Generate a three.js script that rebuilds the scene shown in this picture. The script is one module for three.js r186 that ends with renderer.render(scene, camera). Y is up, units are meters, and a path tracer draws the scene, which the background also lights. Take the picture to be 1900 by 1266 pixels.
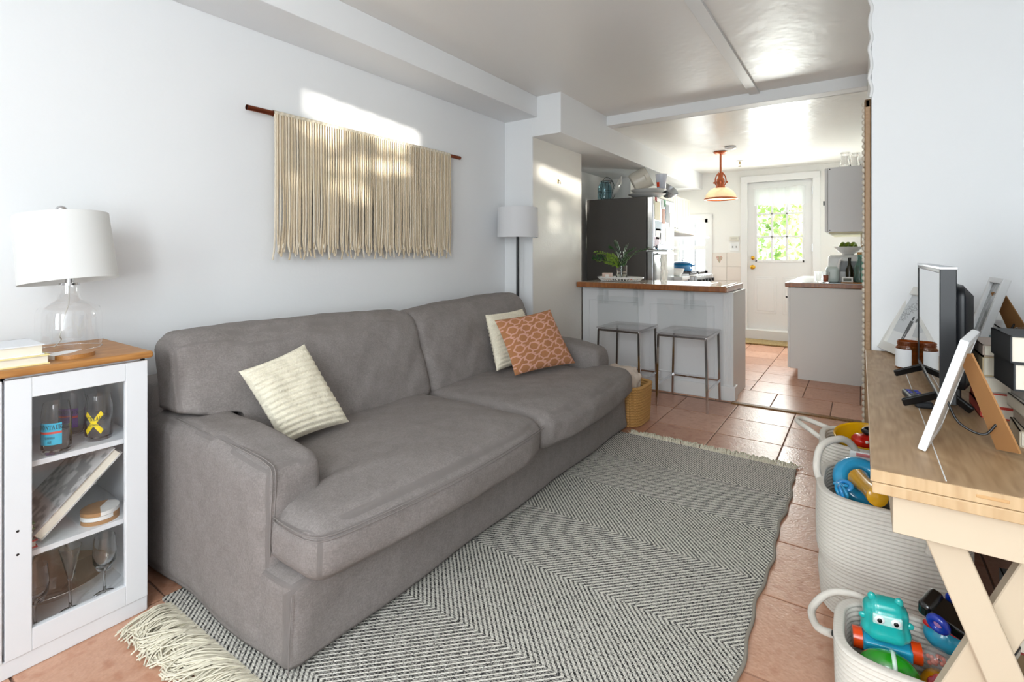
import * as THREE from 'three';
import { RoundedBoxGeometry } from 'three/addons/geometries/RoundedBoxGeometry.js';
import { mergeGeometries } from 'three/addons/utils/BufferGeometryUtils.js';
import { RectAreaLightUniformsLib } from 'three/addons/lights/RectAreaLightUniformsLib.js';

// ---------- camera, sky, sun, windows' light, exposure ----------
const scene = new THREE.Scene();
const FOCAL = 944, EYE = 1.17, YAW = 34.46 * Math.PI / 180;
const camera = new THREE.PerspectiveCamera(2 * Math.atan(633 / FOCAL) * 180 / Math.PI, 1900 / 1266, 0.05, 200);
camera.position.set(0, EYE, 0);
camera.rotation.set(0, YAW, 0);
camera.setViewOffset(1900, 1266, 0, 161.5, 1900, 1266);
const renderer = new THREE.WebGLRenderer();
renderer.toneMapping = THREE.LinearToneMapping;
renderer.toneMappingExposure = 1.42;
renderer.shadowMap.enabled = true;
scene.background = new THREE.Color(0.86, 0.94, 1.0);
scene.backgroundIntensity = 4;
RectAreaLightUniformsLib.init();
function areaLight(w, h, x, y, z, tx, ty, tz, power, color) {
  const l = new THREE.RectAreaLight(color, power, w, h);
  l.position.set(x, y, z); l.lookAt(tx, ty, tz); scene.add(l); return l;
}
const sun = new THREE.DirectionalLight(new THREE.Color(1.0, 0.95, 0.86), 13);
sun.position.set(4.5 * 0.45, 1.6 + 0.32, 4.5); sun.target.position.set(-4.5 * 0.45, 1.6 - 0.32, -4.5);
sun.castShadow = true; sun.shadow.radius = 1.5;
Object.assign(sun.shadow.camera, { left: -6, right: 6, top: 6, bottom: -6, near: 0.1, far: 30 });
scene.add(sun, sun.target);
// daylight entering the living-room windows behind the camera and the kitchen window and door
areaLight(0.48, 1.5, -0.9, 1.5, 1.27, -0.95, 1.4, -4, 7, new THREE.Color(0.88, 0.95, 1.0));
areaLight(0.48, 1.5, 0.22, 1.5, 1.27, -0.3, 1.4, -4, 14.5, new THREE.Color(0.88, 0.95, 1.0));
areaLight(0.52, 0.78, -2.05, 1.28, -7.6, -1.6, 1.2, -4, 5.5, new THREE.Color(0.95, 0.98, 1.0));
areaLight(0.54, 0.72, -0.91, 1.46, -7.58, -0.91, 1.2, -4, 19, new THREE.Color(0.96, 1.0, 0.96));

// ---------- helpers ----------
let seed = 7;
const rnd = () => { seed = (seed * 1664525 + 1013904223) % 4294967296; return seed / 4294967296; };
const rr = (a, b) => a + (b - a) * rnd();
const taken = {};
function numbered(n) { const k = taken[n] = (taken[n] ?? -1) + 1; return k ? n + '_' + String(k).padStart(3, '0') : n; }
const V = (x, y, z) => new THREE.Vector3(x, y, z);
const C = (h) => new THREE.Color(h);
function mesh(name, geo, mat, parent) {
  const m = new THREE.Mesh(Array.isArray(geo) ? merge(geo) : geo, mat); m.name = name; m.castShadow = m.receiveShadow = true;
  if (parent) parent.add(m); return m;
}
function merge(list) { return mergeGeometries(list.map(g => { const q = g.index ? g.toNonIndexed() : g; for (const k of Object.keys(q.attributes)) if (!['position', 'normal', 'uv'].includes(k)) q.deleteAttribute(k); if (!q.attributes.uv) q.setAttribute('uv', new THREE.BufferAttribute(new Float32Array(q.attributes.position.count * 2), 2)); return q; })); }
function thing(name, label, category, pos = [0, 0, 0], turn = 0, group) {
  const o = new THREE.Group(); o.name = numbered(name); o.position.set(...pos); o.rotation.y = turn; o.userData = { label, category };
  if (group) o.userData.group = group; scene.add(o); return o;
}
function solo(name, geo, mat, label, category, group) {
  const m = mesh(numbered(name), geo, mat, scene); m.userData = { label, category }; if (group) m.userData.group = group; return m;
}
function struct(name, geo, mat, label) { const m = mesh(name, geo, mat, scene); m.userData.kind = 'structure'; if (label) m.userData.label = label; return m; }
// boxes by extents, uv in metres
function uvM(g, s = 1, rot = false) {
  const p = g.attributes.position, n = g.attributes.normal, uv = new Float32Array(p.count * 2);
  for (let i = 0; i < p.count; i++) {
    const ax = Math.abs(n.getX(i)), ay = Math.abs(n.getY(i)), az = Math.abs(n.getZ(i)), x = p.getX(i), y = p.getY(i), z = p.getZ(i);
    let a, b; if (ay >= ax && ay >= az) { a = x; b = z; } else if (ax >= az) { a = y; b = z; } else { a = x; b = y; }
    if (rot) [a, b] = [b, a];
    uv[2 * i] = a / s; uv[2 * i + 1] = b / s;
  }
  g.setAttribute('uv', new THREE.BufferAttribute(uv, 2)); return g;
}
function bx(x0, x1, y0, y1, z0, z1, r = 0, seg = 2) {
  const w = Math.abs(x1 - x0), h = Math.abs(y1 - y0), d = Math.abs(z1 - z0);
  const g = r > 0 ? new RoundedBoxGeometry(w, h, d, seg, Math.min(r, w / 2.01, h / 2.01, d / 2.01)) : new THREE.BoxGeometry(w, h, d);
  g.translate((x0 + x1) / 2, (y0 + y1) / 2, (z0 + z1) / 2); return uvM(g);
}
const cyl = (r0, r1, h, x, y, z, seg = 24) => new THREE.CylinderGeometry(r1, r0, h, seg).translate(x, y + h / 2, z);
const lathe = (pts, seg = 40) => new THREE.LatheGeometry(pts.map(p => new THREE.Vector2(...p)), seg);
const tube = (pts, r, seg = 24, rad = 8, closed = false) => new THREE.TubeGeometry(new THREE.CatmullRomCurve3(pts.map(p => Array.isArray(p) ? V(...p) : p), closed, 'catmullrom', 0.5), seg, r, rad, closed);
function bar(a, b, w, h = w, r = 0.002) {   // square bar between two points
  const A = V(...a), B = V(...b), g = r ? new RoundedBoxGeometry(w, A.distanceTo(B), h, 1, r) : new THREE.BoxGeometry(w, A.distanceTo(B), h);
  const q = new THREE.Quaternion().setFromUnitVectors(V(0, 1, 0), B.clone().sub(A).normalize());
  g.applyQuaternion(q); g.translate((A.x + B.x) / 2, (A.y + B.y) / 2, (A.z + B.z) / 2); return g;
}
function prism(pts, depth, bev = 0, seg = 1) {   // outline in xy, extruded along z, centred
  const s = new THREE.Shape(pts.map(p => new THREE.Vector2(...p)));
  const g = new THREE.ExtrudeGeometry(s, { depth: depth - 2 * bev, bevelEnabled: bev > 0, bevelSize: bev, bevelThickness: bev, bevelSegments: seg, bevelOffset: -bev, curveSegments: 12 });
  g.translate(0, 0, -depth / 2 + bev); return g;
}
function ellip(rx, ry, rz, x = 0, y = 0, z = 0, w = 24, h = 16) { return new THREE.SphereGeometry(1, w, h).scale(rx, ry, rz).translate(x, y, z); }
// periodic value noise
function noise2(P, sd) {
  const t = new Float32Array(P * P); let s = sd * 7919 + 13; for (let i = 0; i < P * P; i++) { s = (s * 1664525 + 1013904223) % 4294967296; t[i] = s / 4294967296; }
  return (x, y) => {
    x = ((x % P) + P) % P; y = ((y % P) + P) % P; const i = x | 0, j = y | 0, i1 = (i + 1) % P, j1 = (j + 1) % P; let a = x - i, b = y - j; a = a * a * (3 - 2 * a); b = b * b * (3 - 2 * b);
    return (t[j * P + i] * (1 - a) + t[j * P + i1] * a) * (1 - b) + (t[j1 * P + i] * (1 - a) + t[j1 * P + i1] * a) * b;
  };
}
const N8 = noise2(8, 1), N16 = noise2(16, 2), N32 = noise2(32, 3), N64 = noise2(64, 4), N128 = noise2(128, 5), N256 = noise2(256, 6);
const fbm = (u, v) => N8(u * 8, v * 8) * 0.4 + N16(u * 16, v * 16) * 0.25 + N32(u * 32, v * 32) * 0.2 + N64(u * 64, v * 64) * 0.15;
function tex(w, h, fn, srgb = true) {
  const d = new Uint8Array(w * h * 4);
  for (let j = 0; j < h; j++) for (let i = 0; i < w; i++) { const c = fn((i + 0.5) / w, (j + 0.5) / h), o = (j * w + i) * 4; d[o] = c[0]; d[o + 1] = c[1]; d[o + 2] = c[2]; d[o + 3] = 255; }
  const t = new THREE.DataTexture(d, w, h); t.wrapS = t.wrapT = THREE.RepeatWrapping; t.magFilter = THREE.LinearFilter; t.minFilter = THREE.LinearMipmapLinearFilter; t.generateMipmaps = true;
  if (srgb) t.colorSpace = THREE.SRGBColorSpace; t.needsUpdate = true; return t;
}
const mixc = (a, b, k) => [a[0] + (b[0] - a[0]) * k, a[1] + (b[1] - a[1]) * k, a[2] + (b[2] - a[2]) * k];
const hexc = (h) => [(h >> 16) & 255, (h >> 8) & 255, h & 255];
const cl = (v) => Math.max(0, Math.min(255, v));
function canvasTex(w, h, draw) {
  const c = document.createElement('canvas'); c.width = w; c.height = h; draw(c.getContext('2d'), w, h);
  const t = new THREE.CanvasTexture(c); t.colorSpace = THREE.SRGBColorSpace; return t;
}
const std = (color, roughness = 0.6, o = {}) => new THREE.MeshStandardMaterial({ color, roughness, ...o });
const phys = (color, roughness, o = {}) => new THREE.MeshPhysicalMaterial({ color, roughness, ...o });
const metal = (color, roughness = 0.2) => new THREE.MeshStandardMaterial({ color, roughness, metalness: 1 });
function woodTex(light, dark, sd, stretch = 14) {
  return tex(512, 512, (u, v) => {
    const w = N8(u * 8 + sd, v * 8) * 0.5, g = N64((u * 64 + w * 10), v * 64 / stretch * 4) , l = N256(u * 256, v * 256 / stretch) , k = 0.5 + 0.5 * Math.sin((u * 26 + N8(u * 8, v * 8 + sd) * 4) * Math.PI * 2);
    return mixc(hexc(light), hexc(dark), Math.min(1, 0.22 * k + 0.4 * g + 0.45 * l * l)).map(cl);
  });
}
const glassPane = () => phys(0xffffff, 0.02, { transmission: 1, thickness: 0, ior: 1.45 });
const clear = phys(0xffffff, 0.01, { transmission: 1, thickness: 0.003, ior: 1.45 });
const acrylic = phys(0xfbfcfc, 0.02, { transmission: 1, thickness: 0, ior: 1.5 });

// ---------- materials ----------
const wallBump = tex(256, 256, (u, v) => { const k = 255 * (0.6 * fbm(u, v) + 0.4 * N128(u * 128, v * 128)); return [k, k, k]; }, false);
const wallMat = std(0xf0f1f2, 0.55, { bumpMap: wallBump, bumpScale: 0.0005 });
const creamWall = std(0xeae6de, 0.42, { bumpMap: wallBump, bumpScale: 0.0012 });
const kitchenWall = std(0xecebe7, 0.5, { bumpMap: wallBump, bumpScale: 0.001 });
const ceilBump = tex(256, 256, (u, v) => { const k = 255 * (0.75 * N8(u * 8, v * 8) + 0.25 * N32(u * 32, v * 32)); return [k, k, k]; }, false);
const ceilMat = phys(0xefece8, 0.36, { bumpMap: ceilBump, bumpScale: 0.0025 });
const ceilKitchen = phys(0xefede8, 0.3, { bumpMap: ceilBump, bumpScale: 0.003 });
const trimMat = std(0xe9e9e8, 0.4);
const whiteLacquer = std(0xe9ebee, 0.38);
const oak = std(0xffffff, 0.42, { map: woodTex(0xc48d4f, 0x9a6430, 3) });
const barWood = phys(0xffffff, 0.3, { map: woodTex(0xa8662c, 0x74401a, 5), clearcoat: 0.5, clearcoatRoughness: 0.2 });
const deskWood = std(0xffffff, 0.5, { map: woodTex(0xb99a76, 0x967653, 8) });
const deskEdge = std(0xffffff, 0.5, { map: woodTex(0xd4b78f, 0xba9870, 9) });
const deskPale = std(0xd4c3aa, 0.55);
const chrome = metal(0xd4d4d6, 0.12), brass = metal(0xd9a83f, 0.2), copper = metal(0xb8694a, 0.28), steel = metal(0xb9bcc0, 0.26);
const black = std(0x101114, 0.35), blackPlastic = std(0x16181c, 0.42), whitePlastic = std(0xeff0f0, 0.35);
const whiteCeramic = phys(0xeeeeec, 0.2, { clearcoat: 0.4 });
const paper = std(0xe9e2d2, 0.85), kraft = std(0xa9794a, 0.8);
const fabricBump = tex(256, 256, (u, v) => { const k = 120 + 60 * Math.sin(u * 256 * Math.PI) * Math.sin(v * 256 * Math.PI) + 75 * (N128(u * 128, v * 128) - 0.5) * 2; return [cl(k), cl(k), cl(k)]; }, false);
const fabricMap = tex(512, 512, (u, v) => { const k = (N256(u * 256, v * 64) - 0.5) * 15 + (N256(u * 64 + 9, v * 256) - 0.5) * 12 + (fbm(u, v) - 0.5) * 16; return [cl(134 + k), cl(127 + k), cl(124 + k)]; });
fabricMap.repeat.set(3, 3); fabricBump.repeat.set(6, 6);
const sofaMat = std(0xffffff, 0.92, { map: fabricMap, bumpMap: fabricBump, bumpScale: 0.0006 });
const sofaSeam = std(0x867f7c, 0.95);

// ---------- setting: floor ----------
const FZ0 = 1.3, BACK = -7.68, LEFT = -2.43, NOOK = -2.62;
const floor = struct('floor', bx(-2.75, 0.75, -0.12, -0.006, 1.45, -7.85), std(0x8a6f60, 0.8));
const tileTexs = [0, 1, 2].map(k => tex(256, 256, (u, v) => {
  const f = fbm(u + k * 0.31, v + k * 0.17), g = N16(u * 16 + k * 5, v * 16), s = N128(u * 128, v * 128);
  let c = mixc([197, 146, 118], [219, 174, 148], f * 1.1); c = mixc(c, [178, 118, 90], Math.max(0, g - 0.62) * 1.3); return c.map(x => cl(x + (s - 0.5) * 8));
}));
const tileBump = tex(256, 256, (u, v) => { const k = 255 * (0.7 * fbm(u, v) + 0.3 * N64(u * 64, v * 64)); return [k, k, k]; }, false);
const tileMats = tileTexs.flatMap((t, k) => [0xffffff, 0xf1e9e4].map(c => phys(c, 0.3 + k * 0.03, { map: t, bumpMap: tileBump, bumpScale: 0.0012, specularIntensity: 0.9 })));
const TP = 0.39, tileGeoCache = {};
function tileGeo(w, d) { const k = w.toFixed(3) + d.toFixed(3); return tileGeoCache[k] ??= uvM(new RoundedBoxGeometry(w - 0.006, 0.012, d - 0.006, 1, 0.0025), 0.4); }
let tk = 0;
function layTile(x0, x1, z0, z1) {
  if (x1 - x0 < 0.03 || z0 - z1 < 0.03) return;
  const m = mesh('tile', tileGeo(x1 - x0, z0 - z1), tileMats[(tk * 7 + (tk >> 2)) % 6], floor); tk++; m.position.set((x0 + x1) / 2, -0.0062, (z0 + z1) / 2);
}
for (let i = -5; i < 4; i++) for (let j = -8; j < 7; j++) {   // living room grid, joints at x = -0.785 + 0.39 i, z = -2.715 + 0.39 j
  const x0 = Math.max(-2.43, -0.785 + TP * i), x1 = Math.min(0.52, -0.785 + TP * (i + 1)), z1 = Math.max(-4.25, -2.715 + TP * j), z0 = Math.min(1.3, -2.715 + TP * (j + 1));
  if (z0 > -4.25 && x0 < 0.5) layTile(x0, x1, z0, z1);
}
for (let i = -6; i < 3; i++) {   // kitchen: a cut row behind the wooden strip, then full rows
  layTile(Math.max(NOOK, -0.575 + TP * i), Math.min(0.035, -0.575 + TP * (i + 1)), -4.3, -4.757);
  for (let j = 0; j < 8; j++) layTile(Math.max(NOOK, -0.785 + TP * i), Math.min(0.035, -0.785 + TP * (i + 1)), -4.757 - TP * j, Math.max(BACK, -4.757 - TP * (j + 1)));
}
struct('trim_1', bx(-0.84, 0.035, -0.004, 0.009, -4.25, -4.3, 0.003), std(0xffffff, 0.55, { map: woodTex(0x9c7442, 0x6d4a26, 2) }), 'wooden threshold strip between the two tiled floors');

// ---------- setting: walls and ceilings ----------
struct('wall_left', bx(-2.6, LEFT, 0, 2.5, 1.45, -3.448), wallMat);
struct('wall_partition', bx(-2.75, -2.167, 0, 2.5, -3.448, -4.31), creamWall, 'cream side of the wall stub beside the bar counter');
struct('wall_partition_face', bx(-2.6, -2.164, 0, 2.5, -3.440, -3.452), wallMat);
struct('wall_kitchen_left', [bx(-2.78, NOOK, 0, 2.5, -4.31, -5.96), bx(-2.78, -2.33, 0, 2.5, -5.96, -7.85)], kitchenWall);
struct('wall_right_far', bx(0.037, 0.2, 0, 2.5, -2.71, -7.85), kitchenWall);
struct('wall_jog', bx(0.037, 0.75, 0, 2.5, -2.70, -2.82), wallMat);
struct('wall_right', bx(0.52, 0.7, 0, 2.5, 1.45, -2.75), wallMat);
// wall behind the camera with two tall windows
const W0 = [-1.14, -0.66], W1 = [-0.02, 0.46];
struct('wall_rear', [bx(-2.6, W0[0], 0, 2.5, 1.3, 1.45), bx(W0[1], W1[0], 0, 2.5, 1.3, 1.45), bx(W1[1], 0.7, 0, 2.5, 1.3, 1.45),
  bx(W0[0], W0[1], 0, 0.72, 1.3, 1.45), bx(W1[0], W1[1], 0, 0.72, 1.3, 1.45), bx(W0[0], W0[1], 2.3, 2.5, 1.3, 1.45), bx(W1[0], W1[1], 2.3, 2.5, 1.3, 1.45)], wallMat);
[W0, W1].forEach(([a, b], k) => {
  const w = struct('window_' + (k + 1), [bx(a, a + 0.05, 0.72, 2.3, 1.36, 1.4), bx(b - 0.05, b, 0.72, 2.3, 1.36, 1.4), bx(a, b, 0.72, 0.77, 1.36, 1.4), bx(a, b, 2.25, 2.3, 1.36, 1.4), bx(a, b, 1.49, 1.53, 1.36, 1.4)], trimMat);
  mesh('pane', bx(a + 0.05, b - 0.05, 0.77, 2.25, 1.379, 1.383), glassPane(), w);
  for (let i = 1; i < 6; i++) mesh('bar', cyl(0.007, 0.007, 1.5, a + 0.03 + i * 0.07, 0.76, 1.43, 8), black, w);
});
// back wall with door and window openings
const DX0 = -1.30, DX1 = -0.52, DY0 = 0.15, DY1 = 2.155, KX0 = -2.32, KX1 = -1.83, KY0 = 0.88, KY1 = 1.68;
struct('wall_back', [bx(-2.75, KX0, 0, 2.5, BACK, -7.83), bx(KX0, KX1, 0, KY0, BACK, -7.83), bx(KX0, KX1, KY1, 2.5, BACK, -7.83), bx(KX1, DX0, 0, 2.5, BACK, -7.83), bx(DX0, DX1, DY1, 2.5, BACK, -7.83), bx(DX1, 0.2, 0, 2.5, BACK, -7.83), bx(DX0, DX1, 0, DY0, BACK - 0.02, -7.83)], kitchenWall);
// tiled wainscot between window and door
const wains = struct('trim_2', bx(-1.77, -1.37, 0, 1.19, BACK + 0.006, BACK), std(0xd8d2c8, 0.6), 'pale tiled wainscot beside the kitchen window');
const paleTile = [phys(0xe6dfd6, 0.25), phys(0xe2d9d0, 0.25)];
const flowerTile = phys(0xffffff, 0.25, { map: canvasTex(128, 128, (c) => { c.fillStyle = '#e6dfd6'; c.fillRect(0, 0, 128, 128); for (let i = 0; i < 90; i++) { const t = rnd() * 6.28, q = 16 * Math.sin(t) ** 3, w = 13 * Math.cos(t) - 5 * Math.cos(2 * t) - 2 * Math.cos(3 * t) - Math.cos(4 * t); c.fillStyle = ['#c99a8e', '#b9a08c', '#a8aa90'][i % 3]; c.beginPath(); const m = Math.sqrt(rnd()); c.arc(64 + q * 1.5 * m, 56 - w * 2 * m, 5, 0, 7); c.fill(); } }) });
for (let i = 0; i < 2; i++) for (let j = 0; j < 6; j++) { const m = mesh('tile', uvM(new RoundedBoxGeometry(0.196, 0.194, 0.008, 1, 0.002), 0.196), (i === 0 && j === 5) ? flowerTile : paleTile[(i + j) % 2], wains); m.position.set(-1.67 + 0.2 * i, 0.1 + 0.198 * j, BACK + 0.008); if (i === 0 && j === 5) m.geometry = new THREE.BoxGeometry(0.196, 0.194, 0.008); }
// ceilings, soffit, bulkhead, beam, batten
struct('ceiling', bx(-2.6, 0.7, 2.42, 2.56, 1.45, -4.30), ceilMat);
struct('ceiling_kitchen', bx(-2.78, 0.2, 2.335, 2.56, -4.42, -7.85), ceilKitchen);
struct('trim_3', bx(LEFT, -2.117, 2.255, 2.42, 1.3, -3.445, 0.004), wallMat, 'long boxed soffit along the top of the left wall');
struct('trim_4', bx(NOOK, -1.907, 2.107, 2.43, -3.442, -7.68, 0.004), wallMat, 'boxed bulkhead running above the refrigerator to the back wall');
struct('trim_5', bx(-1.94, 0.037, 2.335, 2.43, -4.30, -4.43, 0.003), wallMat, 'shallow ceiling beam between the rooms');
struct('trim_6', bx(-0.712, -0.642, 2.402, 2.421, 1.2, -4.30, 0.003), trimMat, 'painted batten strip along the ceiling seam');
struct('baseboard_back', bx(KX1, DX0, 0, 0.10, BACK + 0.012, BACK), trimMat);
struct('corner_bead', tube(Array.from({ length: 14 }, (_, i) => [0.034 + 0.006 * Math.sin(i * 2.3), 1.85 + i * 0.043, -2.702]), 0.007, 40, 6), trimMat, 'ragged plaster bead on the wall corner');
// kitchen window with bars
{
  const w = struct('window_3', [bx(KX0, KX0 + 0.05, KY0, KY1, -7.7, -7.76), bx(KX1 - 0.045, KX1, KY0, KY1, -7.7, -7.76), bx(KX0, KX1, KY0, KY0 + 0.05, -7.7, -7.76), bx(KX0, KX1, KY1 - 0.05, KY1, -7.7, -7.76), bx(KX0, KX1, 1.235, 1.295, -7.69, -7.76)], trimMat);
  mesh('casing', [bx(KX1, KX1 + 0.06, KY0 - 0.05, KY1 + 0.07, BACK + 0.02, BACK), bx(KX0, KX1 + 0.06, KY1, KY1 + 0.07, BACK + 0.022, BACK), bx(KX0, KX1 + 0.08, KY0 - 0.05, KY0, BACK + 0.04, BACK)], trimMat, w);
  mesh('pane', bx(KX0 + 0.05, KX1 - 0.045, KY0 + 0.05, KY1 - 0.05, -7.73, -7.734), glassPane(), w);
  for (let i = 0; i < 8; i++) mesh('bar', cyl(0.006, 0.006, 0.8, KX0 + 0.045 + i * 0.058, KY0, -7.80, 8), std(0x8d8a86, 0.5), w);
}
// kitchen door
{
  const d = struct('door_1', [bx(DX0, DX1, DY0, 1.06, -7.70, -7.745), bx(DX0, -1.20, 1.06, DY1, -7.70, -7.745), bx(-0.62, DX1, 1.06, DY1, -7.70, -7.745), bx(-1.20, -0.62, 2.06, DY1, -7.70, -7.745)], trimMat, 'white half glazed kitchen door with gold knobs');
  mesh('window_frame', [bx(-1.205, -1.18, 1.06, 2.06, -7.69, -7.72, 0.004), bx(-0.64, -0.615, 1.06, 2.06, -7.69, -7.72, 0.004), bx(-1.205, -0.615, 1.06, 1.09, -7.69, -7.72, 0.004), bx(-1.205, -0.615, 2.03, 2.06, -7.69, -7.72, 0.004)], trimMat, d);
  for (let i = 0; i < 3; i++) for (let j = 0; j < 3; j++) mesh('pane', bx(-1.18 + 0.18 * i + 0.006, -1.0 + 0.18 * i - 0.006, 1.09 + 0.313 * j + 0.006, 1.403 + 0.313 * j - 0.006, -7.718, -7.722), glassPane(), d);
  for (let i = 1; i < 3; i++) mesh('muntin', bx(-1.18 + 0.18 * i - 0.012, -1.18 + 0.18 * i + 0.012, 1.09, 2.03, -7.70, -7.73, 0.003), trimMat, d);
  for (let j = 1; j < 3; j++) mesh('muntin', bx(-1.18, -0.64, 1.09 + 0.313 * j - 0.012, 1.09 + 0.313 * j + 0.012, -7.70, -7.73, 0.003), trimMat, d);
  for (const x of [-1.08, -0.735]) { const a = 0.135; mesh('panel', [bx(x - a, x + a, 0.36, 0.86, -7.694, -7.70, 0.003), bx(x - a + 0.03, x + a - 0.03, 0.39, 0.83, -7.688, -7.70, 0.005)], trimMat, d); }
  mesh('deadbolt', new THREE.SphereGeometry(0.026, 20, 14).scale(1, 1, 0.6).translate(-1.235, 1.115, -7.68), brass, d);
  const kn = mesh('knob', lathe([[0, 0], [0.03, 0], [0.03, 0.008], [0.012, 0.012], [0.012, 0.03], [0.028, 0.04], [0.03, 0.055], [0.018, 0.068], [0, 0.07]], 24).rotateX(Math.PI / 2), brass, d); kn.position.set(-1.235, 0.99, -7.70);
  for (const y of [0.4, 1.2, 1.95]) mesh('hinge', bx(-0.53, -0.505, y, y + 0.1, -7.69, -7.70), steel, d);
  mesh('door_frame', [bx(DX0 - 0.085, DX0, 0, DY1 + 0.09, BACK + 0.025, -7.70, 0.004), bx(DX1, DX1 + 0.085, 0, DY1 + 0.09, BACK + 0.025, -7.70, 0.004), bx(DX0 - 0.085, DX1 + 0.085, DY1, DY1 + 0.09, BACK + 0.027, -7.70, 0.004)], trimMat, d);
  mesh('step', bx(DX0 - 0.09, DX1 + 0.09, 0, 0.14, BACK + 0.09, -7.75, 0.01), trimMat, d);
}

// ---------- outdoors: a lawn, a hedge beyond the kitchen door, a hedge before the front windows ----------
struct('ground', bx(-14, 14, -0.5, -0.15, 14, -20), std(0x7d8a5c, 0.95));
const leafGeo = new THREE.PlaneGeometry(0.09, 0.05);
function shrub(label, x0, x1, z0, z1, h, n, cols, core) {
  const g = thing('shrub', label, 'shrub', [(x0 + x1) / 2, -0.15, (z0 + z1) / 2]);
  for (let i = 0; i < 5; i++) { const x = rr(x0, x1) - (x0 + x1) / 2; mesh('stem', bar([x, 0, 0], [x + rr(-0.2, 0.2), h * 0.8, 0], 0.03), std(0x5c4a36, 0.9), g); }
  if (core) mesh('dense_core', bx(-(x1 - x0) / 2, (x1 - x0) / 2, 0, core, -0.25, 0.25, 0.1), std(cols[0], 0.95), g);
  const im = new THREE.InstancedMesh(leafGeo, phys(0xffffff, 0.8, { transmission: 0.35, thickness: 0, side: THREE.DoubleSide }), n); im.name = 'foliage'; im.userData.kind = 'stuff'; im.castShadow = true;
  const o = new THREE.Object3D();
  for (let i = 0; i < n; i++) { const y = h * rnd() ** 0.7; o.position.set((rnd() - 0.5) * (x1 - x0), y, (rnd() - 0.5) * (z1 - z0)); o.rotation.set(rr(0, 6), rr(0, 6), rr(0, 6)); o.scale.setScalar(rr(0.8, 1.8)); o.updateMatrix(); im.setMatrixAt(i, o.matrix); im.setColorAt(i, C(cols[i % cols.length])); }
  g.add(im);
}
shrub('leafy green shrub beyond the kitchen door', -2.3, 1.6, -10.6, -11.6, 2.6, 3600, [0xa5c070, 0xbdd486, 0xcbdca0, 0x94b066]);
shrub('clipped hedge outside the living room windows', -2.6, 3.6, 3.7, 3.1, 2.4, 6500, [0x5f7f3a, 0x6f9046, 0x587534], 1.98);

// ---------- soft shapes ----------
const ss = (a, b, x) => { const t = Math.max(0, Math.min(1, (x - a) / (b - a))); return t * t * (3 - 2 * t); };
const S3 = (x, y, z) => Math.sin(x * 1.7 + Math.sin(y * 2.3 + 1) * 1.3) * Math.sin(z * 1.9 + Math.sin(x * 1.3) * 1.1 + y);
// soft block by extents: rounded edges, puffed faces, wrinkles; warp(p, s) may bend it (s = position in -1..1)
function soft(x0, x1, y0, y1, z0, z1, { r = 0.05, puff = [0, 0, 0], seg = [24, 10, 24], wr = 0.003, wf = 9, warp } = {}) {
  const w = x1 - x0, h = y1 - y0, d = z1 - z0, g = new THREE.BoxGeometry(w, h, d, ...seg), p = g.attributes.position, hw = w / 2, hh = h / 2, hd = d / 2;
  const q = V(0, 0, 0), c = V(0, 0, 0), s = V(0, 0, 0);
  for (let i = 0; i < p.count; i++) {
    q.fromBufferAttribute(p, i); s.set(q.x / hw, q.y / hh, q.z / hd);
    c.set(Math.max(-hw + r, Math.min(hw - r, q.x)), Math.max(-hh + r, Math.min(hh - r, q.y)), Math.max(-hd + r, Math.min(hd - r, q.z)));
    const dv = q.clone().sub(c); if (dv.length() > 1e-9) { dv.setLength(r); q.copy(c).add(dv); }
    const fx = (1 - s.x ** 4), fy = (1 - s.y ** 4), fz = (1 - s.z ** 4);
    q.x += Math.sign(s.x) * puff[0] * Math.max(0, Math.abs(s.x) ** 3) * fy * fz; q.y += Math.sign(s.y) * puff[1] * Math.abs(s.y) ** 3 * fx * fz; q.z += Math.sign(s.z) * puff[2] * Math.abs(s.z) ** 3 * fx * fy;
    q.x += (x0 + x1) / 2; q.y += (y0 + y1) / 2; q.z += (z0 + z1) / 2;
    const n = S3(q.x * wf, q.y * wf, q.z * wf) + 0.5 * S3(q.z * wf * 2.3, q.x * wf * 2.1, q.y * wf * 2.6); q.y += n * wr * 0.7; q.x += n * wr;
    if (warp) warp(q, s); p.setXYZ(i, q.x, q.y, q.z);
  }
  const gg = weld(g); return uvM(gg);
}
function weld(g) {   // smooth normals across the box's faces
  const p = g.attributes.position, idx = g.index, map = new Map(), acc = []; const id = new Int32Array(p.count);
  for (let i = 0; i < p.count; i++) { const k = p.getX(i).toFixed(5) + ',' + p.getY(i).toFixed(5) + ',' + p.getZ(i).toFixed(5); let a = map.get(k); if (a === undefined) { a = acc.length; acc.push(V(0, 0, 0)); map.set(k, a); } id[i] = a; }
  const A = V(0, 0, 0), B = V(0, 0, 0), D = V(0, 0, 0);
  for (let t = 0; t < idx.count; t += 3) { const a = idx.getX(t), b = idx.getX(t + 1), c = idx.getX(t + 2); A.fromBufferAttribute(p, a); B.fromBufferAttribute(p, b).sub(A); D.fromBufferAttribute(p, c).sub(A); B.cross(D); acc[id[a]].add(B); acc[id[b]].add(B); acc[id[c]].add(B); }
  const n = g.attributes.normal; for (let i = 0; i < p.count; i++) { const v = acc[id[i]].clone().normalize(); n.setXYZ(i, v.x, v.y, v.z); } return g;
}

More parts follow.
